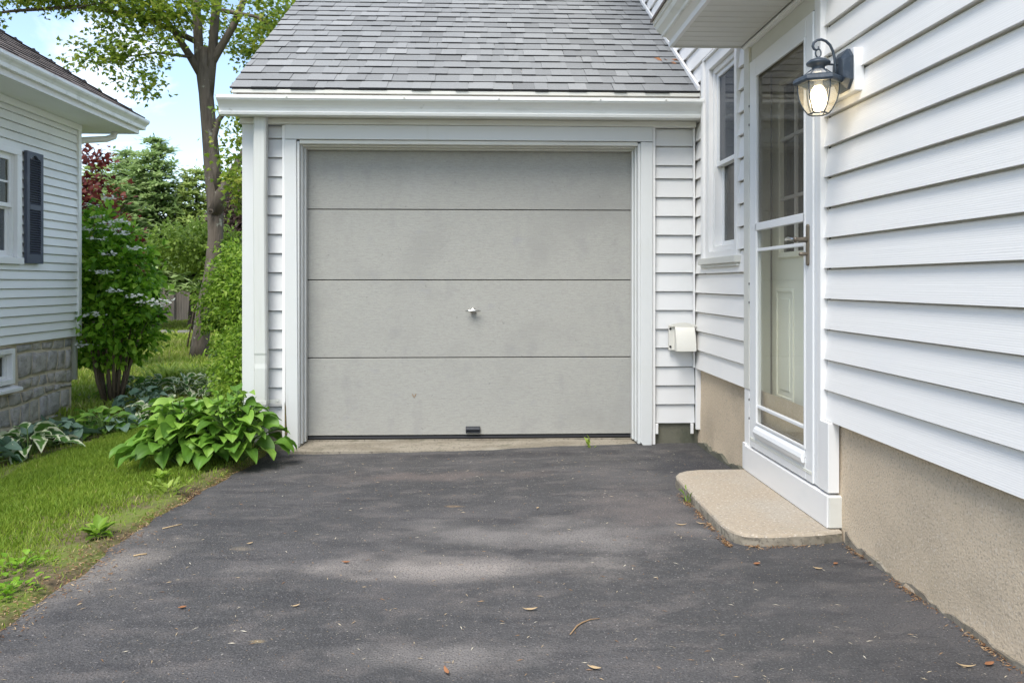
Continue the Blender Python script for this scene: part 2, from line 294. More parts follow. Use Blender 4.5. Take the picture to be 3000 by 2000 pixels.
def npmesh(name, V, Fc, m, tint=None, parent=None, smooth=False, origin=(0, 0, 0)):
    me = bpy.data.meshes.new(name); off = np.array(WL[parent.name] if parent is not None else origin)
    V = np.asarray(V, dtype=np.float32)-off.astype(np.float32); Fc = np.asarray(Fc, dtype=np.int32); k = Fc.shape[1]
    me.vertices.add(len(V)); me.vertices.foreach_set('co', V.ravel())
    me.loops.add(Fc.size); me.loops.foreach_set('vertex_index', Fc.ravel())
    me.polygons.add(len(Fc)); me.polygons.foreach_set('loop_start', np.arange(0, Fc.size, k, dtype=np.int32)); me.polygons.foreach_set('loop_total', np.full(len(Fc), k, dtype=np.int32))
    me.materials.append(M[m] if isinstance(m, str) else m)
    if smooth: me.polygons.foreach_set('use_smooth', np.ones(len(Fc), dtype=bool))
    me.update(calc_edges=True)
    if tint is not None: a = me.attributes.new('tint', 'FLOAT', 'POINT'); a.data.foreach_set('value', np.asarray(tint, dtype=np.float32))
    return link(name, me, parent, origin if parent is None else None)
def norm(a): return a/np.maximum(np.linalg.norm(a, axis=-1, keepdims=True), 1e-9)
def scatter(T, TF, pos, d, n, size, tint):
    """place template T (x across, y along, z up) at pos with y along d, z near n"""
    d = norm(d); x = norm(np.cross(d, n)); z = np.cross(x, d); size = np.asarray(size)
    if size.ndim == 1: size = size[:, None]
    P = pos[:, None, :]+(T[None, :, 0:1]*x[:, None, :]+T[None, :, 1:2]*d[:, None, :]+T[None, :, 2:3]*z[:, None, :])*size[:, :, None]
    k = len(T); F_ = TF[None]+(np.arange(len(pos))*k)[:, None, None]
    return P.reshape(-1, 3), F_.reshape(-1, TF.shape[1]), np.repeat(tint, k)
LEAF = np.array([(0, 0, 0), (.28, .35, .07), (.22, .72, .05), (0, 1, -.08), (-.22, .72, .05), (-.28, .35, .07), (0, .5, 0)], float)
LEAFF = np.array([(0, 1, 6), (1, 2, 6), (2, 3, 6), (3, 4, 6), (4, 5, 6), (5, 0, 6)])
RHO = np.array([(0, 0, 0), (.22, .45, .05), (0, 1, 0), (-.22, .45, .05)], float); RHOF = np.array([(0, 1, 2), (0, 2, 3)])
def maple_leaf():
    pts = []
    for a, r in [(-90, .12), (-40, .42), (-20, .28), (12, .62), (30, .33), (55, .42), (72, .45), (90, .70), (108, .45), (125, .42), (150, .33), (168, .62), (200, .28), (220, .42)]:
        pts.append((r*cos(R(a)), .3+r*sin(R(a)), -.12*r))
    n = len(pts); return np.array(pts+[(0, .3, .04)]), np.array([(i, (i+1) % n, n) for i in range(n)])
MAPL, MAPLF = maple_leaf()
def rand_dir(n): return norm(rng.normal(size=(n, 3)))
def cloud(blobs, n, clump=.35, per=24, shell=.55):
    """positions in clumps inside a list of ellipsoids (cx,cy,cz,rx,ry,rz); returns pos, outward dir, clump tint"""
    vol = np.array([b[3]*b[4]*b[5] for b in blobs]); vol = vol**.75/ (vol**.75).sum()
    nc = max(6, n//per); bi = rng.choice(len(blobs), nc, p=vol); B = np.array(blobs, float)[bi]
    u = rand_dir(nc); r = (shell+(1-shell)*rng.random(nc)**.6)
    C = B[:, :3]+u*B[:, 3:6]*r[:, None]; ct = rng.random(nc)*.5+.25
    ci = rng.integers(0, nc, n); off = rng.normal(size=(n, 3))*clump*.5; off[:, 2] *= .6
    return C[ci]+off, norm(u[ci]+rng.normal(size=(n, 3))*.5), ct[ci]
def leaves(name, parent, m, blobs, n, size, T=LEAF, TF=LEAFF, clump=.35, per=24, shell=.5, jit=.25, up=.8, zmin=None, droop=.3):
    pos, out, ct = cloud(blobs, n, clump, per, shell)
    if zmin is not None: k = pos[:, 2] > zmin; pos, out, ct = pos[k], out[k], ct[k]; n = len(pos)
    d = out+rng.normal(size=(n, 3))*.6; d[:, 2] -= droop
    nn = rand_dir(n)*.6+np.array([0, 0, up])
    P = scatter(T, TF, pos, d, nn, size*(.65+.6*rng.random(n)), np.clip(ct+rng.normal(size=n)*jit, 0, 1))
    return npmesh(name, P[0], P[1], m, P[2], parent)

def siding(mb, axis, base, sgn, a0, a1, rows, out=.016, hole=()):
    """clapboards on plane axis=base facing sgn; rows = list of z; holes = (a0,a1,z0,z1)"""
    def pt(a, o, z): return (base+sgn*o, a, z) if axis == 'x' else (a, base+sgn*o, z)
    for zb, zt in zip(rows[:-1], rows[1:]):
        cuts = sorted({a0, a1, *[h for q in hole for h in q[:2] if a0 < h < a1]})
        for ca, cb in zip(cuts[:-1], cuts[1:]):
            segs = [(zb, zt)]; mid = (ca+cb)/2
            for h in hole:
                if h[0] < mid < h[1]:
                    ns = []
                    for p, q in segs:
                        if h[3] <= p or h[2] >= q: ns.append((p, q)); continue
                        if h[2] > p: ns.append((p, h[2]))
                        if h[3] < q: ns.append((h[3], q))
                    segs = ns
            for p, q in segs:
                f = lambda z: .003+(out-.003)*(zt-z)/(zt-zb)
                op, oq = f(p), f(q)
                slot = .008 if q == zt else 0; os_ = f(q-slot)
                mb.poly([pt(ca, op, p), pt(cb, op, p), pt(cb, os_, q-slot), pt(ca, os_, q-slot)])
                if slot: mb.poly([pt(ca, os_, q-slot), pt(cb, os_, q-slot), pt(cb, -.010, q-slot*.3), pt(ca, -.010, q-slot*.3)]); mb.poly([pt(ca, -.010, q-slot*.3), pt(cb, -.010, q-slot*.3), pt(cb, -.010, q+.004), pt(ca, -.010, q+.004)])
                mb.poly([pt(ca, op, p), pt(ca, -.010, p+.002), pt(cb, -.010, p+.002), pt(cb, op, p)])
                for c in (ca, cb): mb.poly([pt(c, op, p), pt(c, oq, q), pt(c, -.001, q), pt(c, -.001, p)])
    return mb
def rowlist(z0, e, zt):
    r = [z0]
    while r[-1]+e < zt: r.append(r[-1]+e)
    r.append(zt); return r
def holed(mb, axis, b0, b1, a0, a1, z0, z1, holes):
    cuts = sorted({a0, a1, *[h for q in holes for h in q[:2]]})
    for ca, cb in zip(cuts[:-1], cuts[1:]):
        segs = [(z0, z1)]
        for h in holes:
            if h[0] < (ca+cb)/2 < h[1]: segs = [x for p, q in segs for x in ((p, min(q, h[2])), (max(p, h[3]), q)) if x[1]-x[0] > 1e-4]
        for p, q in segs:
            if axis == 'x': mb.box(b0, b1, ca, cb, p, q)
            else: mb.box(ca, cb, b0, b1, p, q)
    return mb
def shingles(mb, O, along, up, nrm, La, Lu, expo, clip=None, wmin=.07, wmax=.24, th=.006):
    """laminated shingle courses; clip(s) gives the (a0,a1) extents at slope distance s"""
    O, along, up, nrm = map(Vector, (O, along, up, nrm)); nc = int(Lu/expo)+1
    for i in range(nc):
        s0 = i*expo; s1 = min(s0+expo*1.25, Lu+.05)
        A0, A1 = clip(s0) if clip else (0, La)
        a = A0-random.random()*.2; raised = random.random() < .5
        while a < A1:
            wd = random.uniform(wmin, wmax); b = min(a+wd, A1)
            aa = max(a, A0)
            if b-aa > .005:
                mb.ct = min(1, max(0, random.gauss(.60 if raised else .38, .19))); h = th+(.004 if raised else 0); j = random.uniform(-.004, .003)+(-.004 if raised else .003)
                P = lambda q, s, n: O+along*q+up*s+nrm*n
                sk = random.uniform(-.004, .004)
                v = [P(aa, s0+j, 0), P(b, s0+j, 0), P(b, s0+j, h+.005), P(aa, s0+j, h+.005), P(aa+sk, s1, .001+h*.25), P(b+sk, s1, .001+h*.25)]
                mb.mesh(v, [(3, 2, 5, 4)], 0); mb.mesh(v, [(0, 1, 2, 3), (0, 3, 4), (1, 5, 2)], 1)
            a = b; raised = not raised if random.random() < .85 else raised
            if b >= A1: break
    return mb

# ------------------------------------------------------------ ground
def sst(a, b, x):
    t = np.clip((x-a)/(b-a), 0, 1); return t*t*(3-2*t)
def edgeX(Y):                      # left edge of the driveway
    return -1.475+.012*np.sin(Y*5.1)+.009*np.sin(Y*13.+1)+.006*np.sin(Y*31.)+.05*sst(4.0, 4.9, Y)-.02*sst(3.0, 2.0, Y)
def drive_z(X, Y): return -(.035+.025*sst(.8, -1.2, X))*sst(3.4, 5.15, Y)
def ground_z(X, Y):
    X = np.asarray(X, float); Y = np.asarray(Y, float)
    s = sst(-1.45, -4.3, X)
    z = .004-.33*s-.035*sst(3.4, 5.15, Y)*(1-s)
    z = z-.31*(1-s)*sst(6.0, 9.5, Y)*(X < 1.3)
    z = z+.012*np.sin(X*3.1+1)*np.sin(Y*2.3)*sst(-1.7, -2.3, X)
    und = sst(-.06, .02, X-edgeX(Y))*(Y < 5.6)*(X < 1.6)
    return z*(1-und)+(drive_z(X, Y)-.03)*und
xs = np.concatenate([np.linspace(-400, -20, 12), np.linspace(-18, -5, 20), np.arange(-4.9, -1.75, .1), np.arange(-1.7, -1.2, .02), np.linspace(-1.1, 3, 20), np.linspace(5, 400, 14)])
ys = np.concatenate([np.linspace(-200, -5, 10), np.arange(-4, 1.8, .4), np.arange(2, 6.5, .06), np.arange(6.6, 14, .25), np.linspace(15, 40, 18), np.linspace(60, 900, 10)])
def grid(xs, ys, zf):
    XX, YY = np.meshgrid(xs, ys); ZZ = zf(XX, YY); V = np.stack([XX, YY, ZZ], -1).reshape(-1, 3); nx, ny = len(xs), len(ys)
    i = np.arange(ny-1)[:, None]*nx+np.arange(nx-1)[None]; return V, np.stack([i, i+1, i+nx+1, i+nx], -1).reshape(-1, 4)
V, Fq = grid(xs, ys, ground_z)
tag(npmesh('ground', V, Fq, 'soil', smooth=True), kind='structure')
# driveway sheet: columns follow the ragged left edge
ys2 = np.concatenate([np.arange(-6, 1.8, .3), np.arange(1.9, 5.55, .04)]); us = np.linspace(0, 1, 50)
YY, UU = np.meshgrid(ys2, us, indexing='ij'); EX = edgeX(YY)+rng.normal(size=(len(ys2), 1))*.003; XX = EX+(1.62-EX)*UU
ZZ = drive_z(XX, YY)+.006*np.sin(XX*2.1+.5)*np.sin(YY*1.7)*(UU > 0)*(1-sst(4.6, 5.1, YY))*(XX < .9)+np.where(UU == 0, -.028, 0)
nx = len(us); i = np.arange(len(ys2)-1)[:, None]*nx+np.arange(nx-1)[None]
XX[:, 1] = XX[:, 0]+.012
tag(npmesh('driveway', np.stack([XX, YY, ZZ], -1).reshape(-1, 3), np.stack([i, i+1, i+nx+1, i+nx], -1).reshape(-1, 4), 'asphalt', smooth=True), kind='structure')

# ------------------------------------------------------------ the white house on the right
GY = 5.3          # garage siding plane
HX = 1.45         # house siding plane (butt edges)
house = thing('white_house', (1.5, 3, 0), 'white clapboard house wall running along the right side of the driveway', 'house')
E_ = .1282
hrows = rowlist(.482, E_, 5.2)
WIN = (4.40, 5.11, 1.165, 2.52); DOOR = (3.275, 4.246, .3, 2.352)
mb = MB(); siding(mb, 'x', HX+.022, -1, -1.5, 9.5, hrows, out=.022, hole=[WIN, DOOR]); mb.build('clapboard_wall', 'siding', house)
mb = MB(); holed(mb, 'x', HX+.036, HX+.16, -1.5, 9.5, .492, 5.2, [(3.335, 4.243, .165, 2.25), (4.45, 5.06, 1.22, 2.44)])
mb.box(HX+.04, HX+.16, -1.5, 3.3, .3, .49); mb.box(HX+.04, HX+.16, 4.25, 9.5, .3, .49)
mb.box(HX+.161, 7, -1.5, -1.4, .45, 5.2); mb.box(HX+.161, 7, 9.4, 9.5, .45, 5.2); mb.box(6.9, 7, -1.39, 9.39, .45, 5.2)
mb.build('wall_core', 'room', house)
mb = MB(); mb.prism([(.9, 5.15), (4.2, 7.6), (7.5, 5.15), (7.5, 5.28), (4.2, 7.75), (.9, 5.28)], 'y', -1.8, 9.8); mb.build('roof', 'shingle_brown', house)
# foundation: chipped irregular foot
nY, nZ = 260, 14; fy = np.linspace(-1.5, 9.4, nY); fz = np.linspace(-.3, .49, nZ)
FY, FZ = np.meshgrid(fy, fz, indexing='ij'); FX = 1.485+.003*np.sin(FY*9+FZ*11)-.008*sst(.07, .0, FZ)*(1+np.sin(FY*17)+.6*np.sin(FY*41))*.6
i = np.arange(nY-1)[:, None]*nZ+np.arange(nZ-1)[None]
npmesh('foundation', np.stack([FX, FY, FZ], -1).reshape(-1, 3), np.stack([i, i+nZ, i+nZ+1, i+1], -1).reshape(-1, 4), 'stucco', parent=house, smooth=True)
# chipped patch of old cement at the foot, between garage and step
mb = MB()
def ragged(mb, Y0, Y1, f, x0, x1, zb, n=26):
    top = [(Y0+(Y1-Y0)*k/n, f(k/n)+random.uniform(-.008, .008)) for k in range(n+1)]
    mb.prism([(y, z) for y, z in top]+[(Y1, zb), (Y0, zb)], 'x', x0, x1)
ragged(mb, 4.28, 5.27, lambda t: -.01+.028*abs(sin(t*9))-.02*t, 1.462, 1.49, -.12)
mb.build('foundation_foot', 'stucco_dark', house)
mb = MB(); ragged(mb, 1.0, 3.13, lambda t: .004+.016*abs(sin(t*23))+.05*max(0, t-.86)*4, 1.474, 1.49, -.1, 60); mb.build('foundation_foot', 'slab_edge', house)

# window in the house wall
win = box_part('window', 'trim_clean', house, 1.44, 1.452, 5.085, 5.115, 1.2, 2.5)
def ring(name, m, parent, x0, x1, ya, yb, za, zb, w, wt=None, wb=None, bevel=.003):
    wt = w if wt is None else wt; wb = w if wb is None else wb
    q = MB(); q.box(x0, x1, ya, ya+w, za, zb); q.box(x0, x1, yb-w, yb, za, zb); q.box(x0, x1, ya+w, yb-w, zb-wt, zb); q.box(x0, x1, ya+w, yb-w, za, za+wb)
    return q.build(name, m, parent, bevel=bevel)
ring('channel', 'trim_clean', win, 1.442, 1.468, 4.395, 5.082, 1.17, 2.52, .014)
ring('casing', 'trim_clean', win, 1.458, 1.53, 4.41, 5.067, 1.185, 2.505, .075)
ring('inner_frame', 'trim_clean', win, 1.485, 1.56, 4.486, 4.991, 1.262, 2.428, .032)
ring('upper_sash', 'storm_metal', win, 1.50, 1.53, 4.52, 4.958, 1.80, 2.394, .028)
ring('lower_sash', 'storm_metal', win, 1.533, 1.555, 4.52, 4.958, 1.296, 1.83, .03)
box_part('screen_pane', 'winscreen', win, 1.512, 1.516, 4.548, 4.93, 1.826, 2.366, bevel=0)
box_part('pane', 'winglass', win, 1.542, 1.546, 4.55, 4.928, 1.325, 1.80, bevel=0)
box_part('muntin', 'jamb', win, 1.52, 1.53, 4.549, 4.929, 2.08, 2.10)
q = MB()
for k in range(26):
    y = 4.45+k*.022; q.mesh([(1.60, y, 1.2), (1.585, y+.011, 1.2), (1.585, y+.011, 2.45), (1.60, y, 2.45), (1.60, y+.022, 1.2), (1.60, y+.022, 2.45)], [(0, 1, 2, 3), (1, 4, 5, 2)])
q.build('curtain', 'curtain', win)
box_part('sill', 'trim_beige', win, 1.425, 1.50, 4.372, 5.13, 1.178, 1.218)
box_part('sill_apron', 'trim_beige', win, 1.438, 1.47, 4.385, 5.115, 1.158, 1.175)

# storm door
sdo = MB()
sdo.box(1.432, 1.462, 4.05, 4.145, .19, 2.238); sdo.box(1.432, 1.462, 3.343, 3.42, .19, 2.238)
sdo.box(1.432, 1.462, 3.42, 4.05, 2.15, 2.238); sdo.box(1.432, 1.462, 3.42, 4.05, .19, .285)
storm = sdo.build('storm_door', 'storm_metal', house, bevel=.004)
q = MB(); q.prism([(1.418, .262), (1.412, .285), (1.418, .302), (1.436, .322), (1.46, .322), (1.46, .286), (1.431, .286), (1.431, .262)], 'y', 3.425, 4.045); q.build('bottom_rail', 'storm_metal', storm, bevel=.002)
q = MB(); q.box(1.4295, 1.4315, 3.35, 4.14, .236, .239); q.box(1.4295, 1.4315, 3.35, 4.14, .228, .2305); q.build('kick_panel_line', 'jamb', storm)
box_part('wide_rail', 'storm_metal', storm, 1.428, 1.456, 3.421, 4.062, 1.333, 1.372)
box_part('thin_rail', 'storm_metal', storm, 1.436, 1.456, 3.421, 4.049, 1.224, 1.241)
box_part('thin_rail', 'storm_metal', storm, 1.436, 1.456, 3.421, 4.049, .408, .424)
ring('glazing_bead', 'storm_metal', storm, 1.428, 1.440, 3.4205, 4.0495, .323, 2.1495, .012, bevel=.002)
box_part('screen_pane', 'screen', storm, 1.446, 1.449, 3.43, 4.04, 1.373, 2.149, bevel=0)
box_part('glass_pane', 'glass', storm, 1.446, 1.449, 3.43, 4.04, .323, 1.332, bevel=0)
# handle set
q = MB(); n = 10; pr = [(3.385+.011*cos(pi*k/n), 1.307+.011*sin(pi*k/n)) for k in range(n+1)]+[(3.385+.011*cos(pi+pi*k/n), 1.147+.011*sin(pi+pi*k/n)) for k in range(n+1)]
q.prism(pr, 'x', 1.423, 1.432); hs = q.build('handle_plate', 'bronze', storm, bevel=.002)
q = MB(); q.lathe((1.37, 3.385, 1.25), [(.004, .055), (.013, .054), (.011, .03), (.0095, .01), (.013, .004), (.012, -.004), (.004, -.006)], 14, axis='x'); q.build('lever_neck', 'bronze', storm, smooth=True)
q = MB(); q.tube([(1.375, 3.385, 1.25), (1.368, 3.41, 1.253), (1.366, 3.45, 1.259), (1.37, 3.485, 1.256), (1.378, 3.50, 1.25)], [.008, .0075, .008, .006, .003], 10); q.build('lever', 'steel', storm, smooth=True)
q = MB(); q.lathe((1.40, 3.385, 1.187), [(.002, -.012), (.008, -.01), (.009, .005), (.007, .024)], 12, axis='x'); q.build('lock_knob', 'bronze', storm, smooth=True)
for z in (.33, .43, .95, 1.05, 1.9, 2.0): box_part('hinge_pin', 'dark', storm, 1.4285, 1.4325, 4.146, 4.150, z, z+.012, bevel=0)
# entry door behind
ed = MB(); EX0, EX1 = 1.58, 1.61
holed(ed, 'x', EX0, EX1, 3.36, 4.235, .2, 2.23, [(3.48, 4.088, 1.205, 2.108)])
entry = ed.build('entry_door', 'entry_door', house)
ring('lite_frame', 'entry_door', entry, 1.565, 1.60, 3.465, 4.103, 1.19, 2.123, .03, bevel=.008)
q = MB()
for y in (3.683, 3.885): q.box(1.572, 1.588, y-.009, y+.009, 1.22, 2.093)
for z in (1.50, 1.81): q.box(1.572, 1.588, 3.495, 4.073, z-.009, z+.009)
q.build('muntin', 'trim_clean', entry, bevel=.002)
box_part('lite_pane', 'winglass', entry, 1.590, 1.594, 3.49, 4.08, 1.21, 2.10, bevel=0)
q = MB()
for k in range(40): y = 3.46+k*.017; q.mesh([(1.66, y, 1.15), (1.65, y+.008, 1.15), (1.65, y+.008, 2.15), (1.66, y, 2.15), (1.66, y+.017, 1.15), (1.66, y+.017, 2.15)], [(0, 1, 2, 3), (1, 4, 5, 2)])
q.build('lite_curtain', 'curtain', entry)
for ya in (3.50, 3.915):
    q = MB(); yb = ya+.235
    q.box(1.574, 1.581, ya, ya+.018, .45, 1.03); q.box(1.574, 1.581, yb-.018, yb, .45, 1.03); q.box(1.574, 1.581, ya+.018, yb-.018, 1.012, 1.03); q.box(1.574, 1.581, ya+.018, yb-.018, .45, .468)
    q.box(1.5755, 1.582, ya+.05, yb-.05, .50, .98); q.build('raised_panel', 'entry_door', entry, bevel=.006, seg=3)
q = MB(); q.box(1.471, 1.579, 4.222, 4.242, .191, 2.24); q.box(1.471, 1.579, 3.337, 3.359, .191, 2.24); q.box(1.471, 1.579, 3.3595, 4.2215, 2.205, 2.24); q.box(1.471, 1.6, 3.337, 4.242, .168, .1905); q.build('door_jamb', 'jamb', house)
box_part('weatherstrip', 'brown_jamb', house, 1.572, 1.582, 4.212, 4.2195, .2, 2.2)
# casings round the door
q = MB(); q.box(1.434, 1.47, 4.160, 4.246, .487, 2.352); q.build('door_casing', 'trim_beige', house, bevel=.003)
q = MB(); q.box(1.440, 1.47, 4.146, 4.1585, .19, 2.24); q.box(1.438, 1.47, 3.309, 3.342, .19, 2.352); q.build('door_casing', 'storm_metal', house, bevel=.004)
box_part('siding_channel', 'trim_clean', house, 1.436, 1.468, 3.274, 3.3075, .19, 2.352)
box_part('head_board', 'trim_beige', house, 1.446, 1.47, 3.343, 4.159, 2.2405, 2.352)
box_part('head_drip_edge', 'dark', house, 1.440, 1.446, 3.343, 4.145, 2.239, 2.243)
box_part('base_post', 'trim_clean', house, 1.432, 1.48, 3.192, 3.272, .19, .48)
box_part('base_post', 'trim_clean', house, 1.438, 1.48, 4.172, 4.246, .165, .486)
q = MB(); q.box(1.424, 1.486, 3.186, 4.205, .048, .18); q.box(1.428, 1.486, 4.2055, 4.25, .048, .19)
q.build('riser_board', 'trim_clean', house, bevel=.002)
box_part('riser_end_board', 'stucco_dark' if 0 else 'trim_beige', house, 1.43, 1.486, 3.176, 3.1855, .05, .178)
# hood over the door
hood = MB().prism([(1.447, 2.372), (1.03, 2.372), (.93, 2.478), (.93, 2.488), (1.447, 2.83)], 'y', 3.15, 4.245).build('door_hood', ['siding'], house)
q = MB()
y = 3.16
while y < 4.24: q.box(1.045, 1.42, y, min(y+.073, 4.244), 2.352, 2.3715); y += .076
q.build('soffit', 'soffit', hood, bevel=.004)
q = MB(); q.prism([(1.445, 2.351), (1.424, 2.351), (1.424, 2.343), (1.433, 2.337), (1.435, 2.326), (1.445, 2.324)], 'y', 3.15, 4.246); q.box(1.03, 1.447, 4.2445, 4.25, 2.345, 2.38); q.build('crown_trim', 'trim_clean', hood)
q = MB(); q.box(1.024, 1.044, 3.14, 4.252, 2.347, 2.41); q.build('fascia', 'trim_clean', hood, bevel=.002)
q = MB(); q.prism([(1.0235, 2.405), (.985, 2.405), (.982, 2.418), (.955, 2.44), (.945, 2.462), (.936, 2.464), (.936, 2.478), (1.0235, 2.478)], 'y', 3.13, 4.262); q.build('hood_gutter', 'gutter', hood, bevel=.002)
q = MB(); q.prism([(.922, 2.480), (.922, 2.497), (1.446, 2.85), (1.446, 2.832), (.932, 2.487)], 'y', 3.13, 4.265); q.build('hood_shingles', 'shingle_brown', hood)

# ------------------------------------------------------------ garage
gar = thing('garage', (0, 5.3, -.06), 'attached single car garage with grey shingled roof and white trim', 'garage')
zl = [.107+E_*k for k in range(16)]+[2.12]
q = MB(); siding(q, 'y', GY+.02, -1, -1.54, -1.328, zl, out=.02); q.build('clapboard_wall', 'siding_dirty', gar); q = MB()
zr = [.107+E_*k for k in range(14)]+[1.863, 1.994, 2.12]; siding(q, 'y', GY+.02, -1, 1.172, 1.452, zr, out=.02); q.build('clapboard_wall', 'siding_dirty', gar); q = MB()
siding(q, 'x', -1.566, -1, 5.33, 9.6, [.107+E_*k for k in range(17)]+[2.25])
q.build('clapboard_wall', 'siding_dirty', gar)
q = MB(); q.box(-1.555, -1.23, 5.334, 5.45, .02, 2.13); q.box(1.08, 1.446, 5.334, 5.45, .06, 2.13); q.box(-1.229, 1.079, 5.318, 5.45, 2.021, 2.13)
q.box(-1.565, -1.47, 5.451, 9.6, .02, 2.2); q.box(-1.469, 1.446, 9.5, 9.6, .02, 2.2); q.box(-1.4, 1.2, 5.55, 5.56, -.1, 2.1)
q.build('wall_core', 'room', gar)
q = MB(); q.prism([(5.3, 2.13), (9.6, 2.13), (7.45, 3.68)], 'x', -1.565, -1.50); q.build('gable', 'siding_dirty', gar)
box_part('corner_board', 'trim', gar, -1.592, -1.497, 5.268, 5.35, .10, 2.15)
box_part('siding_channel', 'trim_clean', gar, -1.33, -1.309, 5.272, 5.312, .0, 2.112)
box_part('siding_channel', 'trim_clean', gar, 1.155, 1.176, 5.276, 5.312, -.035, 2.13)
box_part('siding_channel', 'trim_clean', gar, 1.437, 1.4485, 5.274, 5.30, .485, 2.13)
box_part('siding_channel', 'trim_clean', gar, 1.454, 1.488, 5.272, 5.30, .065, .483)
q = MB(); q.box(1.18, 1.495, 5.3215, 5.34, -.2, .49); q.build('foundation', 'stucco_dark', gar)
q = MB(); q.box(-1.58, -1.23, 5.30, 5.33, -.2, .105); q.box(-1.6, -1.57, 5.33, 9.6, -.5, .105); q.build('foundation', 'stucco_dark', gar)
for x in (1.178, 1.42):
    box_part('channel_end', 'trim_clean', gar, x, x+.02, 5.282, 5.298, .035, .105)
# trim round the door
q = MB(); q.prism([(-1.314, 2.014), (-1.235, 2.014), (-1.222, -.055), (-1.298, -.06), (-1.305, .3)], 'y', 5.262, 5.316); q.build('door_casing', 'trim', gar, bevel=.004)
q = MB(); q.prism([(1.075, 2.014), (1.154, 2.014), (1.154, .1), (1.15, -.035), (1.12, -.05), (1.085, -.035), (1.072, -.015)], 'y', 5.262, 5.316); q.build('door_casing', 'trim', gar, bevel=.004)
box_part('head_casing', 'trim', gar, -1.309, 1.154, 5.26, 5.316, 2.0165, 2.113)
q = MB()
for x0, s in ((-1.2345, 1), (1.0745, -1)):
    q = MB(); q.box(x0, x0+s*.018, 5.275, 5.40, -.03, 2.005); q.box(x0+s*.0185, x0+s*.030, 5.315, 5.405, -.02, 1.995); q.box(x0+s*.0305, x0+s*.042, 5.36, 5.412, -.015, 1.985); q.build('jamb_stop', 'trim', gar, bevel=.003)
q = MB(); q.box(-1.216, 1.056, 5.275, 5.40, 1.988, 2.0145); q.box(-1.204, 1.044, 5.315, 5.405, 1.978, 1.9875); q.box(-1.192, 1.032, 5.36, 5.412, 1.968, 1.9775)
q.build('head_stop', 'trim_beige', gar, bevel=.003)
# sectional door
zs = [.012, .546, 1.080, 1.565, 2.03]
gd = MB().box(-1.22, 1.06, 5.462, 5.47, 0, 2.03).build('garage_door', 'dark', gar)
for a, b in zip(zs[:-1], zs[1:]):
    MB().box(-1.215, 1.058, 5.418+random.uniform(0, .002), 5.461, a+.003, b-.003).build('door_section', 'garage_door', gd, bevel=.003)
q = MB(); q.tube([(-1.20, 5.425, -.004), (1.05, 5.425, -.004)], .011, 10); q.box(-1.2, 1.05, 5.43, 5.46, -.012, .012); q.build('bottom_seal', 'black_rubber', gd)
q = MB(); q.lathe((-.061, 5.41, .869), [(.010, .006), (.020, .004), (.021, -.004), (.016, -.010), (.008, -.013)], 16, axis='y', caps=True)
q.build('handle_rose', 'steel', gd, smooth=True)
q = MB(); q.tube([(-.112, 5.385, .868), (-.09, 5.383, .870), (-.061, 5.380, .871), (-.03, 5.383, .870), (-.010, 5.385, .868)], [.004, .0065, .010, .0065, .004], 10); q.tube([(-.061, 5.41, .87), (-.061, 5.383, .87)], .007, 8)
q.build('door_handle', 'steel', gd, smooth=True)
q = MB(); q.box(-.112, -.012, 5.414, 5.418, .03, .072); q.prism([(5.414, .070), (5.398, .066), (5.392, .052), (5.398, .052), (5.405, .06), (5.414, .062)], 'x', -.112, -.012); q.box(-.112, -.105, 5.395, 5.414, .034, .064); q.box(-.019, -.012, 5.395, 5.414, .034, .064); q.box(-.110, -.014, 5.400, 5.414, .028, .036)
q.build('lift_handle', 'plastic_dark', gd, bevel=.0015)
# threshold slab
q = MB(); n = 60
top = []
for k in range(n+1):
    x = -1.255+2.42*k/n; top.append((x, 5.175+.008*sin(k*.9)+random.uniform(-.006, .006)+.10*sst(.75, 1.15, x)))
vs = []
for x, y in top: vs += [(x, y, -.09), (x, y+.004, -.044), (x, 5.42, -.020), (x, 5.6, -.014)]
q.mesh(vs, [(4*i+j, 4*i+4+j, 4*i+5+j, 4*i+1+j) for i in range(n) for j in range(3)]); q.build('threshold_slab', 'slab_edge', gar, smooth=False)
box_part('door_sill_lip', 'slab_edge', gar, -1.2, 1.05, 5.405, 5.46, -.022, -.0145)
# eave
q = MB(); q.box(-1.60, 1.449, 5.245, 5.30, 2.1135, 2.152); q.build('frieze_board', 'trim_beige', gar, bevel=.003)
q = MB(); q.box(-1.61, 1.447, 5.188, 5.214, 2.155, 2.322); q.build('fascia', 'flash', gar, bevel=.003)
q = MB(); q.box(-1.60, 1.449, 5.2145, 5.31, 2.153, 2.166); q.build('soffit', 'trim_beige', gar)
pg = [(5.187, 2.262), (5.187, 2.148), (5.12, 2.148), (5.115, 2.163), (5.122, 2.172), (5.118, 2.19), (5.107, 2.207), (5.09, 2.222), (5.072, 2.232), (5.068, 2.240), (5.064, 2.242), (5.064, 2.262), (5.070, 2.264), (5.072, 2.2595), (5.078, 2.235), (5.125, 2.20), (5.13, 2.156), (5.18, 2.156), (5.18, 2.262)]
q = MB(); q.prism(pg, 'x', -1.692, 1.447); gt = q.build('gutter', 'gutter', gar)
q = MB(); q.prism([(y-.0015, z) for y, z in pg[:13]], 'x', -1.6955, -1.6925); q.build('end_cap', 'gutter', gt); q = MB(); q.prism([(y-.0015, z) for y, z in pg[:13]], 'x', 1.4475, 1.4495); q.build('end_cap', 'gutter', gt)
for x in (-1.25, -.5, .11, .77, 1.2): q = MB(); q.lathe((x, 5.062, 2.252), [(.001, -.002), (.006, -.001), (.007, .002)], 10, axis='y'); q.build('gutter_spike', 'trim_beige', gt)
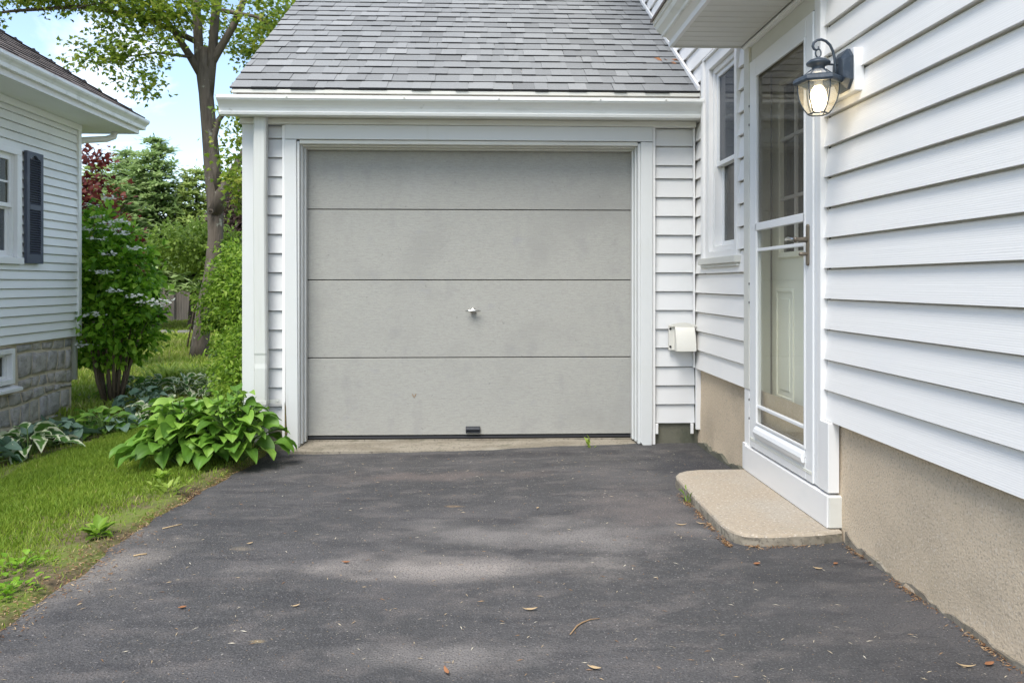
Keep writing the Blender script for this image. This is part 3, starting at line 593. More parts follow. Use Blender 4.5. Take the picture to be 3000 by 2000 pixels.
# roof
RO = Vector((-1.635, 5.150, 2.322)); th = math.atan(.668); up = Vector((0, cos(th), sin(th))); nr = Vector((0, -sin(th), cos(th)))
RL = (7.5-5.15)/cos(th)
q = MB(); shingles(q, RO, (1, 0, 0), up, nr, 3.083, RL, .1435, wmin=.06, wmax=.19, th=.006)
up2 = Vector((0, -cos(th), sin(th))); nr2 = Vector((0, sin(th), cos(th)))
shingles(q, Vector((1.448, 9.85, 2.322)), (-1, 0, 0), up2, nr2, 3.083, RL, .1435)
rf = q.build('roof', ['shingle', 'shingle_edge'], gar, tint=True)
q = MB(); q.prism([(5.152, 2.316), (7.5, 2.316+2.348*.668), (9.85, 2.316), (9.85, 2.296), (7.5, 2.296+2.348*.668), (5.152, 2.296)], 'x', -1.625, 1.447); q.build('roof_deck', 'trim_beige', rf)
q = MB(); q.prism([(5.17, 2.30), (7.5, 2.30+2.33*.668), (9.83, 2.30), (9.83, 2.18), (7.5, 2.18+2.33*.668), (5.17, 2.19)], 'x', -1.622, -1.60); q.build('rake_board', 'trim', rf)
q = MB(); q.prism([(5.155, 2.336), (7.5, 2.336+2.345*.668), (7.5, 2.366+2.345*.668), (5.155, 2.366)], 'x', 1.432, 1.4495); q.build('wall_flashing', 'trim_clean', rf)
# downspout
def dent_tube(pts, w_, d_):
    q = MB(); vs = []; n = len(pts)
    for i, (x, y, z, s) in enumerate(pts):
        a, b = w_/2*s, d_/2; c = .010
        for dx, dy in ((-a+c, -b), (a-c, -b), (a, -b+c), (a, b-c), (a-c, b), (-a+c, b), (-a, b-c), (-a, -b+c)): vs.append((x+dx, y+dy, z))
    q.mesh(vs, [(i*8+j, i*8+(j+1) % 8, (i+1)*8+(j+1) % 8, (i+1)*8+j) for i in range(n-1) for j in range(8)]+[tuple(range(8)), tuple((n-1)*8+j for j in range(8))]); return q
dx = -1.457
zz = [(2.15, 1), (1.6, 1), (1.1, 1), (.62, 1), (.60, 1.03), (.585, 1.03), (.53, .98), (.50, 1.02), (.485, 1), (.30, 1), (.19, 1)]
dsp = dent_tube([(dx+.004*sin(z*3), 5.225+(.004 if .5 < z < .6 else 0), z, s) for z, s in zz], .083, .062).build('downspout', 'downspout', gar, bevel=.002)
q = dent_tube([(dx, 5.225, .188, .97), (dx+.002, 5.221, .165, 1), (dx+.004, 5.213, .155, .95), (dx+.008, 5.205, .135, 1), (dx+.012, 5.19, .125, .94), (dx+.016, 5.175, .10, 1), (dx+.03, 5.13, .03, 1)], .083, .062); q.build('downspout_elbow', 'downspout', dsp)
q = MB(); q.prism([(dx-.045, 5.19), (dx+.045, 5.19), (dx+.05, 5.255), (dx+.115, 5.272), (dx+.115, 5.277), (dx+.048, 5.26), (dx+.042, 5.194), (dx-.045, 5.194)], 'z', .262, .288); q.lathe((dx+.098, 5.268, .275), [(.001, -.004), (.006, -.003), (.007, .002)], 8, axis='y'); q.build('strap', 'downspout', dsp)
# algae on channel foot
q = MB(); vs = [(-1.310, .27), (-1.303, .24), (-1.300, .17), (-1.297, .10), (-1.290, .07), (-1.298, .045), (-1.308, .05)]; q.prism([(a, b) for a, b in vs], 'y', 5.2585, 5.2618); q.build('algae_stain', 'moss', gar)
# dryer vent
vt = MB().box(1.266, 1.44, 5.262, 5.288, .605, .775).build('vent_hood', 'vent', gar, bevel=.004)
q = MB(); n = 12
pr = [(5.262, .775)]+[(5.262-.055*sin(k/n*pi/2)-.01*k/n, .772-.17*(1-cos(k/n*pi/2))**.8) for k in range(n+1)]+[(5.262, .602)]
q.prism(pr, 'x', 1.302, 1.436); q.build('cowl', 'vent', vt, bevel=.004)
q = MB()
for k in range(13):
    t = k/12; x0 = 1.268+.17*t; q.box(x0, x0+.0145, 5.248, 5.262, .765, .775+.018*sin(pi*min(1, t+.02)))
q.build('drip_cap', 'vent', vt)
q = MB()
for x, z in ((1.275, .75), (1.275, .63), (1.437, .75)): q = MB(); q.lathe((x, 5.259, z), [(.001, -.003), (.007, -.002), (.008, .004)], 10, axis='y'); q.build('screw', 'dark', vt)

# ------------------------------------------------------------ step
st = thing('concrete_step', (1.25, 3.68, 0), 'low tan concrete step with rounded corners below the storm door', 'step')
out = [(1.478, 3.158), (1.39, 3.135), (1.28, 3.122), (1.17, 3.112), (1.11, 3.115), (1.06, 3.13), (1.028, 3.165), (1.012, 3.22), (1.005, 3.3), (1.007, 3.5), (1.008, 3.7), (1.010, 3.9), (1.013, 4.06), (1.025, 4.12), (1.055, 4.175), (1.10, 4.212), (1.18, 4.236), (1.33, 4.24), (1.478, 4.24)]
dense = []
for a, b in zip(out[:-1], out[1:]):
    m_ = max(1, int(math.dist(a, b)/.02))
    for k in range(m_): dense.append((a[0]+(b[0]-a[0])*k/m_, a[1]+(b[1]-a[1])*k/m_))
dense.append(out[-1]); q = MB(); n = len(dense); cx, cy = 1.3, 3.68
def off(p, d): v = Vector((cx-p[0], cy-p[1])); v.normalize(); return (p[0]+v.x*d, p[1]+v.y*d)
rings = []
for z, d, jz in ((-.06, .002, 0), (.0, .0, .004), (.022, .002, .004), (.034, .004, .003), (.042, .009, .001), (.0455, .018, 0)):
    rings.append([(*off(p, d+random.uniform(-.5, .5)*jz*1.2), z) for p in dense])
vs = [p for r_ in rings for p in r_]; fs = [(i*n+j, i*n+j+1, (i+1)*n+j+1, (i+1)*n+j) for i in range(5) for j in range(n-1)]
fs.append(tuple(5*n+j for j in range(n))); fs += [(i*n+n-1, i*n, (i+1)*n, (i+1)*n+n-1) for i in range(5)]
q.mesh(vs, fs); q.mi = [1]*(3*(n-1))+[0]*(len(fs)-3*(n-1)); q.build('slab', ['concrete', 'slab_edge'], st)

# ------------------------------------------------------------ wall lantern
LX, LY = 1.318, 3.025
lan = thing('wall_lantern', (1.43, LY, 1.88), 'lit slate blue carriage lantern with curled arm on the white siding beside the storm door', 'wall lamp')
q = MB(); q.prism([(2.945, 1.797), (3.20, 1.797), (3.20, 1.965), (2.955, 1.965), (2.948, 1.90)], 'x', 1.425, 1.465); q.build('mounting_block', 'trim_clean', lan, bevel=.004)
q = MB()
def hexa(s, x): return [(x, 3.022+a*s, 1.888+b*s) for a, b in ((-.068, -.045), (-.04, -.078), (.04, -.078), (.068, -.045), (.068, .045), (.04, .078), (-.04, .078), (-.068, .045))]
a_, b_, c_ = hexa(1, 1.4245), hexa(1, 1.412), hexa(.66, 1.394)
q.mesh(a_+b_+c_, [(i, (i+1) % 8, 8+(i+1) % 8, 8+i) for i in range(8)]+[(8+i, 8+(i+1) % 8, 16+(i+1) % 8, 16+i) for i in range(8)]+[tuple(range(16, 24))]); q.build('backplate', 'lamp_metal', lan)
q = MB(); q.tube([(1.392, LY, 1.86), (1.386, LY, 1.90), (1.383, LY, 1.94), (1.377, LY, 1.967), (1.365, LY, 1.992), (1.348, LY, 2.008), (1.33, LY, 2.014), (1.312, LY, 2.011), (1.300, LY, 2.001), (1.296, LY, 1.987), (1.301, LY, 1.976), (1.311, LY, 1.972), (1.319, LY, 1.978), (1.318, LY, 1.987)], [.0055]*10+[.005, .0045, .004, .003], 8)
q.tube([(1.395, LY, 1.915), (1.36, LY, 1.917), (1.322, LY, 1.917)], .004, 8); q.lathe((1.39, LY+.002, 1.875), [(.001, -.012), (.006, -.01), (.006, 0)], 8, axis='x'); q.build('arm', 'lamp_metal', lan, smooth=True)
q = MB(); q.tube([(LX+.011*cos(2*pi*k/14), LY, 1.960+.016*sin(2*pi*k/14)) for k in range(15)], .0028, 6, cap=False)
q.lathe((LX, LY), [(.004, 1.946), (.007, 1.943), (.012, 1.941), (.032, 1.934), (.044, 1.925), (.046, 1.920), (.043, 1.915), (.028, 1.909), (.024, 1.903), (.026, 1.895)], 24); q.build('cap', 'lamp_metal', lan, smooth=True)
q = MB(); q.lathe((LX, LY), [(.026, 1.896), (.066, 1.866)], 6, rot=.70); q.build('upper_glass', 'cap_glass', lan)
q = MB(); q.lathe((LX, LY), [(.066, 1.870), (.082, 1.866), (.093, 1.857), (.095, 1.846), (.089, 1.838), (.076, 1.838), (.072, 1.850), (.066, 1.866)], 6, rot=.70)
for k in range(6):
    a = 2*pi*k/6+.70; q.tube([(LX+r*cos(a), LY+r*sin(a), z) for r, z in ((.026, 1.897), (.067, 1.866))], .0025, 5)
q.build('shade_rim', 'lamp_metal', lan, bevel=.001)
pf = [(.076, 1.844), (.0765, 1.82), (.073, 1.795), (.066, 1.768), (.053, 1.742), (.038, 1.722)]
q = MB(); q.lathe((LX, LY), pf, 6, rot=.70); q.build('glass_bowl', 'lamp_glass', lan)
q = MB()
for k in range(6):
    a = 2*pi*k/6+.70; q.tube([(LX+r*cos(a), LY+r*sin(a), z) for r, z in pf], .0026, 6)
    b = a+pi/3; q.tube([(LX+.038*cos(a), LY+.038*sin(a), 1.722), (LX+.038*cos(b), LY+.038*sin(b), 1.722)], .003, 6)
q.build('cage', 'lamp_metal', lan, smooth=True)
q = MB(); q.lathe((LX, LY), [(.004, 1.732), (.018, 1.737), (.028, 1.752), (.033, 1.776), (.031, 1.80), (.022, 1.822), (.013, 1.835)], 20); q.build('bulb', 'bulb', lan, smooth=True)
q = MB(); q.lathe((LX, LY), [(.013, 1.828), (.016, 1.832), (.016, 1.86), (.01, 1.87)], 14); q.build('socket', 'trim_beige', lan)

# ------------------------------------------------------------ neighbour's house on the left
LXW = -4.4
nb = thing('neighbour_house', (LXW, 7, -.34), 'neighbouring pale grey house with stone foundation, dark shutter and brown roof', 'house')
WL_ = (6.62, 7.665, 1.235, 2.335)
q = MB(); siding(q, 'x', LXW-.024, 1, .5, 8.735, rowlist(.487, .0872, 2.79), out=.024, hole=[WL_])
siding(q, 'y', 8.756, 1, -12, LXW-.04, rowlist(.487, .0872, 2.79), out=.013)
q.build('clapboard_wall', 'siding_left', nb)
q = MB(); holed(q, 'x', LXW-.14, LXW-.036, .5, 8.75, .4845, 2.80, [(6.70, 7.58, 1.30, 2.27)]); q.box(-12, LXW-.15, 8.65, 8.75, .44, 2.8); q.box(-12, LXW-.15, .5, .6, .44, 2.8)
q.build('wall_core', 'room', nb)
q = MB(); q.box(LXW-.03, LXW+.012, 8.715, 8.775, .482, 2.787); q.build('corner_board', 'siding_left', nb, bevel=.003)
# fieldstone foundation
q = MB(); holed(q, 'x', LXW-.3, LXW-.042, .5, 8.66, -.8, .484, [(6.9, 7.585, .07, .45)]); q.box(-12, LXW-.301, 8.5, 8.66, -.8, .484); fnd = q.build('foundation', 'mortar', nb)
q = MB(); z = -.62; Z = [z]
while z < .46: z += random.uniform(.12, .20); Z.append(min(z, .475))
rnd = random.Random(5)
def zline(i, y): return Z[i]+(.03*sin(y*1.7+i*2.1)+.018*sin(y*4.3+i) if 0 < i < len(Z)-1 and Z[i] < .45 else 0)
for i in range(len(Z)-1):
    if Z[i] >= .47: break
    y = 3.0+rnd.random()*.2; j0 = 0
    while y < 8.66:
        wd = rnd.uniform(.11, .27); y2 = min(y+wd, 8.665); j1 = rnd.uniform(-.03, .03) if y2 < 8.6 else 0; g = .013
        ya, yb = y+g, y2-g
        if yb-ya > .03 and not (yb > 6.88 and ya < 7.60 and zline(i+1, y) > .08):
            zt0, zt1, zb0, zb1 = zline(i+1, ya)-g, zline(i+1, yb)-g, zline(i, ya)+g, zline(i, yb)+g
            P = [(ya+j0, zb0), ((ya+yb)/2+rnd.uniform(-.02, .02), (zb0+zb1)/2-rnd.uniform(-.008, .012)), (yb+j1, zb1), (yb+rnd.uniform(-.012, .006), (zb1+zt1)/2), (yb-j1*.4, zt1), ((ya+yb)/2, (zt0+zt1)/2+rnd.uniform(-.012, .008)), (ya-j0*.4, zt0), (ya+rnd.uniform(-.004, .014), (zb0+zt0)/2)]
            cxm, czm = sum(p[0] for p in P)/8, sum(p[1] for p in P)/8; o_ = rnd.uniform(.010, .03)
            sh = lambda p, k: (cxm+(p[0]-cxm)*k, czm+(p[1]-czm)*k)
            x0 = LXW-.047; q.ct = rnd.random()
            vs = [(x0, *p) for p in P]+[(x0+o_*.8, *sh(p, .94)) for p in P]+[(x0+o_+rnd.uniform(-.006, .008), *sh(p, .72)) for p in P]+[(x0+o_+.008, cxm, czm)]
            q.mesh(vs, [(a*8+k, a*8+(k+1) % 8, (a+1)*8+(k+1) % 8, (a+1)*8+k) for a in range(2) for k in range(8)]+[(16+k, 16+(k+1) % 8, 24) for k in range(8)])
        y = y2; j0 = j1
q.build('stones', 'stone', fnd, tint=True, smooth=True)
# window
lw = MB().box(LXW-.10, LXW+.012, 7.585, 7.66, 1.30, 2.27).box(LXW-.10, LXW+.012, 6.625, 6.70, 1.30, 2.27).box(LXW-.10, LXW+.012, 6.625, 7.66, 2.2705, 2.335).box(LXW-.1, LXW+.03, 6.6, 7.665, 1.238, 1.2995).build('window', 'trim_clean', nb, bevel=.004)
def lring(name, m, p, x0, x1, ya, yb, za, zb, w_, **k): return ring(name, m, p, x0, x1, ya, yb, za, zb, w_, **k)
lring('upper_sash', 'trim_clean', lw, LXW-.055, LXW-.03, 6.72, 7.565, 1.77, 2.255, .04)
lring('lower_sash', 'trim_clean', lw, LXW-.085, LXW-.06, 6.72, 7.565, 1.315, 1.80, .05)
lring('sash_channel', 'siding_left', lw, LXW-.095, LXW-.025, 6.70, 7.5845, 1.30, 2.27, .018)
q = MB()
for k in range(1, 4): y = 6.76+k*.191; q.box(LXW-.05, LXW-.04, y-.009, y+.009, 1.81, 2.215)
q.box(LXW-.0505, LXW-.0395, 6.76, 7.525, 2.0, 2.018); q.build('muntin', 'trim_clean', lw)
box_part('pane', 'winglass', lw, LXW-.048, LXW-.045, 6.76, 7.526, 1.81, 2.215, bevel=0)
box_part('pane', 'winscreen', lw, LXW-.076, LXW-.072, 6.77, 7.516, 1.365, 1.75, bevel=0)
q = MB()
for k in range(34): z = 1.31+k*.028; q.mesh([(LXW-.15, 6.70, z), (LXW-.15, 7.585, z), (LXW-.132, 7.585, z+.019), (LXW-.132, 6.70, z+.019)], [(0, 1, 2, 3)])
q.build('blind', 'blind', lw)
# shutters
def shutter(y0, y1):
    z0, z1 = 1.25, 2.335; q = MB(); a = LXW+.002; b = LXW+.034; s = .045
    q.box(a, b, y0, y0+s, z0, z1); q.box(a, b, y1-s, y1, z0, z1); q.box(a, b, y0+s, y1-s, z0, z0+.09); q.box(a, b, y0+s, y1-s, 1.77, 1.825)
    n = 8; arc = [(y0+s+(y1-y0-2*s)*k/n, 2.262+.02*sin(pi*k/n)+(.022 if 2 <= k <= 6 else 0)*sin(pi*(k-2)/4 if 2 <= k <= 6 else 0)) for k in range(n+1)]
    q.prism(arc+[(y1-s, z1), (y0+s, z1)], 'x', a, b-.001)
    o = q.build('shutter', 'shutter', nb, bevel=.003)
    q = MB()
    for lo, hi in ((z0+.09, 1.77), (1.825, 2.29)):
        z = lo+.004
        while z < hi-.018: q.prism([(a+.004, z+.016), (b-.004, z), (b-.001, z+.004), (a+.007, z+.020)], 'y', y0+s+.0005, y1-s-.0005); z += .0235
    q.box(a-.001, a+.003, y0+s, y1-s, z0+.09, 2.27); q.build('louvres', 'shutter', o)
shutter(7.705, 7.985); shutter(6.30, 6.58)
# cellar window
cw = ring('cellar_window', 'trim_clean', nb, LXW-.10, LXW+.004, 6.92, 7.565, .115, .445, .045, bevel=.004)
q = MB(); q.prism([(LXW-.1, .11), (LXW-.1, .06), (LXW+.05, .045), (LXW+.05, .075)], 'y', 6.86, 7.61); q.build('sill', 'trim_clean', cw, bevel=.003)
lring('sash', 'trim_clean', cw, LXW-.09, LXW-.05, 6.966, 7.519, .161, .399, .03)
box_part('pane', 'winglass', cw, LXW-.078, LXW-.074, 6.99, 7.495, .19, .37, bevel=0)
box_part('backing', 'blind', cw, LXW-.16, LXW-.15, 6.9, 7.57, .1, .45, bevel=0)
# eaves, gutter, hip roof
q = MB(); q.box(-3.97, LXW+.013, .1, 9.19, 2.788, 2.80); q.box(-12, LXW+.0125, 8.745, 9.19, 2.7885, 2.80); q.build('soffit', 'siding_left', nb)
q = MB(); q.box(LXW, LXW+.02, .5, 8.77, 2.72, 2.787); q.build('frieze_board', 'siding_left', nb, bevel=.004)
q = MB(); q.box(-3.969, -3.95, .08, 9.20, 2.775, 2.90); q.box(-12, -3.9695, 9.19, 9.209, 2.775, 2.90); q.build('fascia', 'trim_clean', nb, bevel=.003)
q = MB(); pg2 = [(-3.949, 2.935), (-3.949, 2.83), (-3.905, 2.83), (-3.902, 2.845), (-3.90, 2.865), (-3.885, 2.885), (-3.865, 2.90), (-3.855, 2.915), (-3.855, 2.94), (-3.865, 2.942), (-3.872, 2.91), (-3.94, 2.89), (-3.944, 2.935)]
q.prism(pg2, 'y', .05, 9.26); q.build('gutter', 'gutter', nb)
q = MB(); q.prism([(y_+0, z_) for y_, z_ in [(9.21, 2.935), (9.21, 2.83), (9.25, 2.83), (9.26, 2.885), (9.30, 2.91), (9.30, 2.94)]], 'x', -12, -3.95); q.build('gutter', 'gutter', nb)
p_ = .67; th2 = math.atan(p_); c2, s2 = cos(th2), sin(th2)
q = MB(); LUp = 4.2/c2
shingles(q, (-3.90, .05, 2.945), (0, 1, 0), (-c2, 0, s2), (s2, 0, c2), 9.2, LUp, .125, clip=lambda s: (-.05, 9.10-s*c2), wmin=.12, wmax=.35, th=.008)
shingles(q, (-12, 9.22, 2.945), (1, 0, 0), (0, -c2, s2), (0, s2, c2), 8.1, LUp, .14, clip=lambda s: (0, 8.02-s*c2), wmin=.12, wmax=.35, th=.008)
for k in range(40):
    t0, t1 = k*.11, k*.11+.17; q.ct = random.random(); A_ = Vector((-3.885-t0, 9.205-t0, 2.957+t0*p_)); B2 = Vector((-3.885-t1, 9.205-t1, 2.950+t1*p_))
    u1 = Vector((0, -1, 0))*.15; u2 = Vector((-1, 0, 0))*.15; up_ = Vector((0, 0, .012)); q.mesh([A_+up_, A_+u1+up_, B2+u1, B2, A_+u2+up_, B2+u2, A_, A_+u1], [(0, 1, 2, 3), (0, 3, 5, 4)], 0); q.mesh([A_+up_, A_+u1+up_, A_+u1-up_*.5, A_-up_*.5], [(0, 1, 2, 3)], 1)
rf2 = q.build('roof', ['shingle_brown', 'shingle_edge'], nb, tint=True)
q = MB(); T_ = 4.2; q.poly([(-3.9, .05, 2.935), (-3.9, 9.22, 2.935), (-3.9-T_, 9.22-T_, 2.935+T_*p_), (-3.9-T_, .05, 2.935+T_*p_)]); q.poly([(-3.9, 9.22, 2.935), (-12, 9.22, 2.935), (-12, 9.22-T_, 2.935+T_*p_), (-3.9-T_, 9.22-T_, 2.935+T_*p_)]); q.build('roof_deck', 'bark_dark', rf2)
q = MB(); q.tube([(-4.20, 9.15, 2.80), (-4.205, 9.12, 2.73), (-4.25, 9.05, 2.69), (-4.42, 8.86, 2.64), (-4.48, 8.81, 2.60), (-4.49, 8.81, 2.5), (-4.49, 8.81, 0)], [.036]*7, 10); q.build('downspout', 'trim_clean', nb, smooth=True)

# ------------------------------------------------------------ grass
def blades(name, X, Y, h, wd, tint, label, lean=.5, group=None):
    n = len(X); Zg = ground_z(X, Y); a = rng.random(n)*2*pi; ln = rng.random(n)*lean*h; b = rng.random(n)*2*pi
    ax = np.stack([np.cos(a), np.sin(a), 0*a], -1)*wd[:, None]*.5; lv = np.stack([np.cos(b)*ln, np.sin(b)*ln, 0*a], -1)
    P = np.stack([X, Y, Zg-.004], -1); up_ = np.zeros((n, 3)); up_[:, 2] = h
    V = np.stack([P-ax, P+ax, P+ax*.8+up_*.55+lv*.35, P-ax*.8+up_*.55+lv*.35, P+up_*.93+lv], 1).reshape(-1, 3)
    i = np.arange(n)[:, None]*5
    F3 = np.concatenate([i+np.array([[0, 1, 2]]), i+np.array([[0, 2, 3]]), i+np.array([[3, 2, 4]])])
    return tag(npmesh(name, V, F3, 'grass', np.repeat(tint, 5)), label, 'grass', kind='stuff')
def pn(X, Y, s, seed=0):
    return (np.sin(X*s+seed)+np.sin(Y*s*1.3+seed*2+X*s*.4)+np.sin((X+Y)*s*.7+seed*3+2*np.sin(Y*s*.5))+np.sin((X-Y)*s*1.9+seed))/4
n = 250000; X = rng.uniform(-4.2, -1.40, n); Y = rng.uniform(2.0, 8.2, n)
ed_ = edgeX(Y)-X; bed = (X < -3.0-.25*sst(4, 7, Y)+.08*np.sin(Y*3))
bare = np.clip(1-ed_/.62, 0, 1)*sst(4.6, 3.5, Y)+np.clip(1-ed_/.15, 0, 1)
patch = pn(X, Y, 9, 1)*.5+pn(X, Y, 23, 4)*.35
keep = (ed_ > .004+.012*rng.random(n)) & (rng.random(n) < np.clip(1.05-bare*1.15+patch*1.1*(bare > .05), .14, 1)) & ((~bed) | (rng.random(n) < .12))
X, Y, ed_, bare = X[keep], Y[keep], ed_[keep], bare[keep]; n = len(X)
tn = .38+.14*pn(X, Y, 6, 2)+rng.normal(size=n)*.12+.26*np.clip(bare, 0, 1)+.3*(rng.random(n) < .03+.10*(bare > .3))
blades('grass', X, Y, (.022+.024*rng.random(n)+.010*pn(X, Y, 8, 5))*(1-.45*np.clip(bare, 0, 1)), .0028+.002*rng.random(n), np.clip(tn, 0, 1), 'short green lawn between the driveway and the planted bed', lean=.9)
n = 90000; X = -2-rng.random(n)*11; Y = 8.3+rng.random(n)**1.4*20; k = (X > -Y*.62-.5); X, Y = X[k], Y[k]; n = len(X)
blades('grass', X, Y, .05+.05*rng.random(n)*(1+Y*.04), .008+.0012*Y, np.clip(.66+.14*pn(X, Y, 2, 2)+rng.normal(size=n)*.12, 0, 1), 'bright back lawn seen between the shrubs', lean=.9)

# ------------------------------------------------------------ hostas and bed plants
def hosta(name, m, label, centres, nleaf, Ll, Wl, hmax, rmax, group=None, var=False, cat='plant', seed=0, blue=False, aim=None):
    r = np.random.default_rng(seed+100); c0 = centres[0]; z0 = float(ground_z(c0[0], c0[1]))
    root = thing(name, (c0[0], c0[1], z0), label, cat, group)
    nu, nv = 11, 9; U = np.linspace(0, 1, nu); Vv = np.linspace(-1, 1, nv); VV = []; FF = []; TT = []; pet = MB(); base = 0
    for k in range(nleaf):
        cx, cy = centres[k % len(centres)][:2]; zg = float(ground_z(cx, cy)) if cy < 5.2 or cx < -1.6 else -.06
        t = (k+.5)/nleaf; t = t**.8; phi = k*2.39996+r.normal()*.25
        if aim is not None and r.random() < .35: phi = aim+r.normal()*.9
        L_ = Ll*(.72+.4*r.random())*(.8+.25*t); W_ = Wl*(.8+.4*r.random())*(.8+.25*t)
        # inner leaves high and upright, outer ones low and spreading
        hz = hmax*(1-.80*t**1.15)*(.85+.3*r.random()); rad = rmax*(.10+.72*t)*(.85+.3*r.random())
        dx_, dy_ = cos(phi), sin(phi); hz *= 1.08 if (aim is not None and k % 4 == 2) else 1; P0 = np.array([cx+.03*dx_, cy+.03*dy_, zg]); P1 = np.array([cx+rad*dx_, cy+rad*dy_, zg+hz+.02])
        mid = P0*.4+P1*.6+np.array([0, 0, hz*.22]); mid[:2] = P0[:2]*.6+P1[:2]*.4
        pet.tube([tuple(P0), tuple(mid), tuple(P1)], [.006, .0045, .0035], 5, cap=False)
        pitch = .62-.62*t+r.normal()*.18; curl = .85+.45*r.random(); psi = phi+r.normal()*.25
        p = P1.copy(); C = [p.copy()]; A = []
        for j in range(nu-1):
            a = pitch-curl*((j+.5)/(nu-1))**1.2; A.append(a)
            p = p+np.array([cos(psi)*cos(a), sin(psi)*cos(a), sin(a)])*L_/(nu-1); C.append(p.copy())
        C = np.array(C); side = np.array([-sin(psi), cos(psi), 0.]); roll = r.normal()*.38
        prof = W_*np.sin(pi*np.clip(U, 0, 1)**.64)**.95*(1-.1*U); prof[0] = W_*.12; prof[-1] = 0
        A.append(A[-1]); A = np.array(A); nrm = np.stack([-np.sin(A)*cos(psi), -np.sin(A)*sin(psi), np.cos(A)], -1)
        wav = r.random()*6
        off_ = Vv[None, :, None]*prof[:, None, None]*side[None, None]*cos(roll)
        lift = (np.abs(Vv)[None]**1.3*.34+.05*np.cos(Vv[None]*14)*.5+.12*np.sin(U[:, None]*11+wav)*Vv[None]**2+roll*Vv[None]*.9)*prof[:, None]
        G = C[:, None]+off_+nrm[:, None]*lift[..., None]; VV.append(G.reshape(-1, 3))
        tt = np.full((nu, nv), np.clip(.52+r.normal()*.24-.15*(t > .7), 0, .6 if var else 1))
        if var: tt = tt*.6; e_ = np.abs(Vv)[None]+.16*np.sin(U[:, None]*9+wav)+(U[:, None] > .88)*.5; tt = np.where(e_ > .62, .82+.15*r.random(), tt)
        tt = tt+(0 if var else 1)*np.where(np.arange(nv)[None] % 2 == 0, .07, -.07)+(0 if var else .12)*(U[:, None]-.4)+(0 if var or r.random() > .08 else .35)*(U[:, None]*1.); TT.append(np.clip(tt, 0, 1).ravel()); i = (np.arange(nu-1)[:, None]*nv+np.arange(nv-1)[None]+base); FF.append(np.stack([i, i+1, i+nv+1, i+nv], -1).reshape(-1, 4)); base += nu*nv
    npmesh('leaves', np.concatenate(VV), np.concatenate(FF), m, np.concatenate(TT), root, smooth=True)
    pet.build('stalks', 'petiole', root, smooth=True); return root
HG = 'hostas in the planted bed'
hosta('hosta', 'hosta', 'big glossy green hosta at the foot of the garage corner', [(-1.60, 4.93), (-1.82, 4.86), (-1.50, 4.90), (-1.86, 4.95)], 260, .142, .052, .34, .33, HG, seed=1, aim=-1.7)
hosta('hosta', 'hosta_var', 'white edged hosta at the left end of the bed, below the stone foundation', [(-3.5, 6.2)], 26, .22, .06, .16, .30, HG, var=True, seed=2)
hosta('hosta', 'hosta_blue', 'blue hosta at the very left of the lawn edge, half out of the picture', [(-3.62, 5.85)], 22, .17, .075, .13, .26, HG, seed=3)
hosta('hosta', 'hosta_blue', 'blue hosta behind the leftmost white edged hosta', [(-3.55, 6.62)], 24, .17, .08, .16, .28, HG, seed=4)
hosta('hosta', 'hosta', 'mid green hosta near the corner of the stone foundation', [(-3.50, 7.15), (-3.30, 7.0)], 60, .15, .045, .17, .33, HG, seed=5)
hosta('hosta', 'hosta_blue', 'small blue hosta beside the mid green one, at the lawn edge', [(-3.12, 6.95)], 14, .13, .05, .10, .2, HG, seed=6)
hosta('hosta', 'hosta_var', 'white edged hosta by the lawn, left of the big green hosta', [(-3.1, 7.45), (-2.85, 7.4)], 60, .16, .04, .17, .30, HG, var=True, seed=7)
hosta('hosta', 'hosta_blue', 'blue hosta in front of the flowering shrub stems', [(-3.62, 8.55)], 30, .16, .065, .20, .30, HG, seed=8)
for k, (x, y, lb) in enumerate([(-4.05, 9.5, 'leftmost white edged hosta of the row behind the shrub stems'), (-3.6, 9.6, 'second white edged hosta in the row behind the shrub'), (-3.15, 9.4, 'third white edged hosta in the row, in front of the daylilies'), (-2.7, 9.2, 'rightmost white edged hosta of the row, next to the leafy hedge')]):
    hosta('hosta', 'hosta_var', lb, [(x, y), (x+.2, y+.12)], 48, .20, .045, .22, .36, HG, var=True, seed=20+k)
hosta('hosta', 'hosta', 'pale green hosta half hidden behind the flowering shrub stems, by the house corner', [(-4.3, 9.7)], 24, .18, .06, .2, .34, HG, seed=12)
# daylilies: arching straps
def straps(name, label, x, y, n, L_, wd, m='brightbush', spread=.35, grp=None):
    z0 = float(ground_z(x, y)); V = []; Fs = []; T = []
    for k in range(n):
        a = rng.random()*2*pi; r0 = rng.random()*.25; b = np.array([x+r0*cos(a)*1.3, y+r0*sin(a)*.5, z0]); h = L_*(.6+.5*rng.random()); s = spread*(.5+rng.random())
        sd_ = np.array([-sin(a), cos(a), 0])*wd/2; tt = rng.random()
        for j in range(5):
            t = j/4; c = b+np.array([cos(a)*s*t*t, sin(a)*s*t*t, h*(1.25*t-.62*t**2.4)]); w_ = (1-t**2)*1+.08; V += [c-sd_*w_, c+sd_*w_]; T += [tt, tt]
        o = len(V)-10; Fs += [(o+2*j, o+2*j+1, o+2*j+3, o+2*j+2) for j in range(4)]
    root = thing(name, (x, y, z0), label, 'plant', grp); npmesh('leaves', np.array(V), np.array(Fs), m, np.array(T), root); return root
straps('daylily', 'clump of arching daylily leaves behind the left end of the hosta row', -4.3, 10.9, 130, .42, .022, grp='daylilies')
straps('daylily', 'middle clump of arching daylily leaves, on the back lawn edge', -3.8, 10.7, 150, .45, .022, grp='daylilies')
straps('daylily', 'clump of arching daylily leaves beside the leafy hedge', -3.3, 10.4, 150, .42, .022, grp='daylilies')
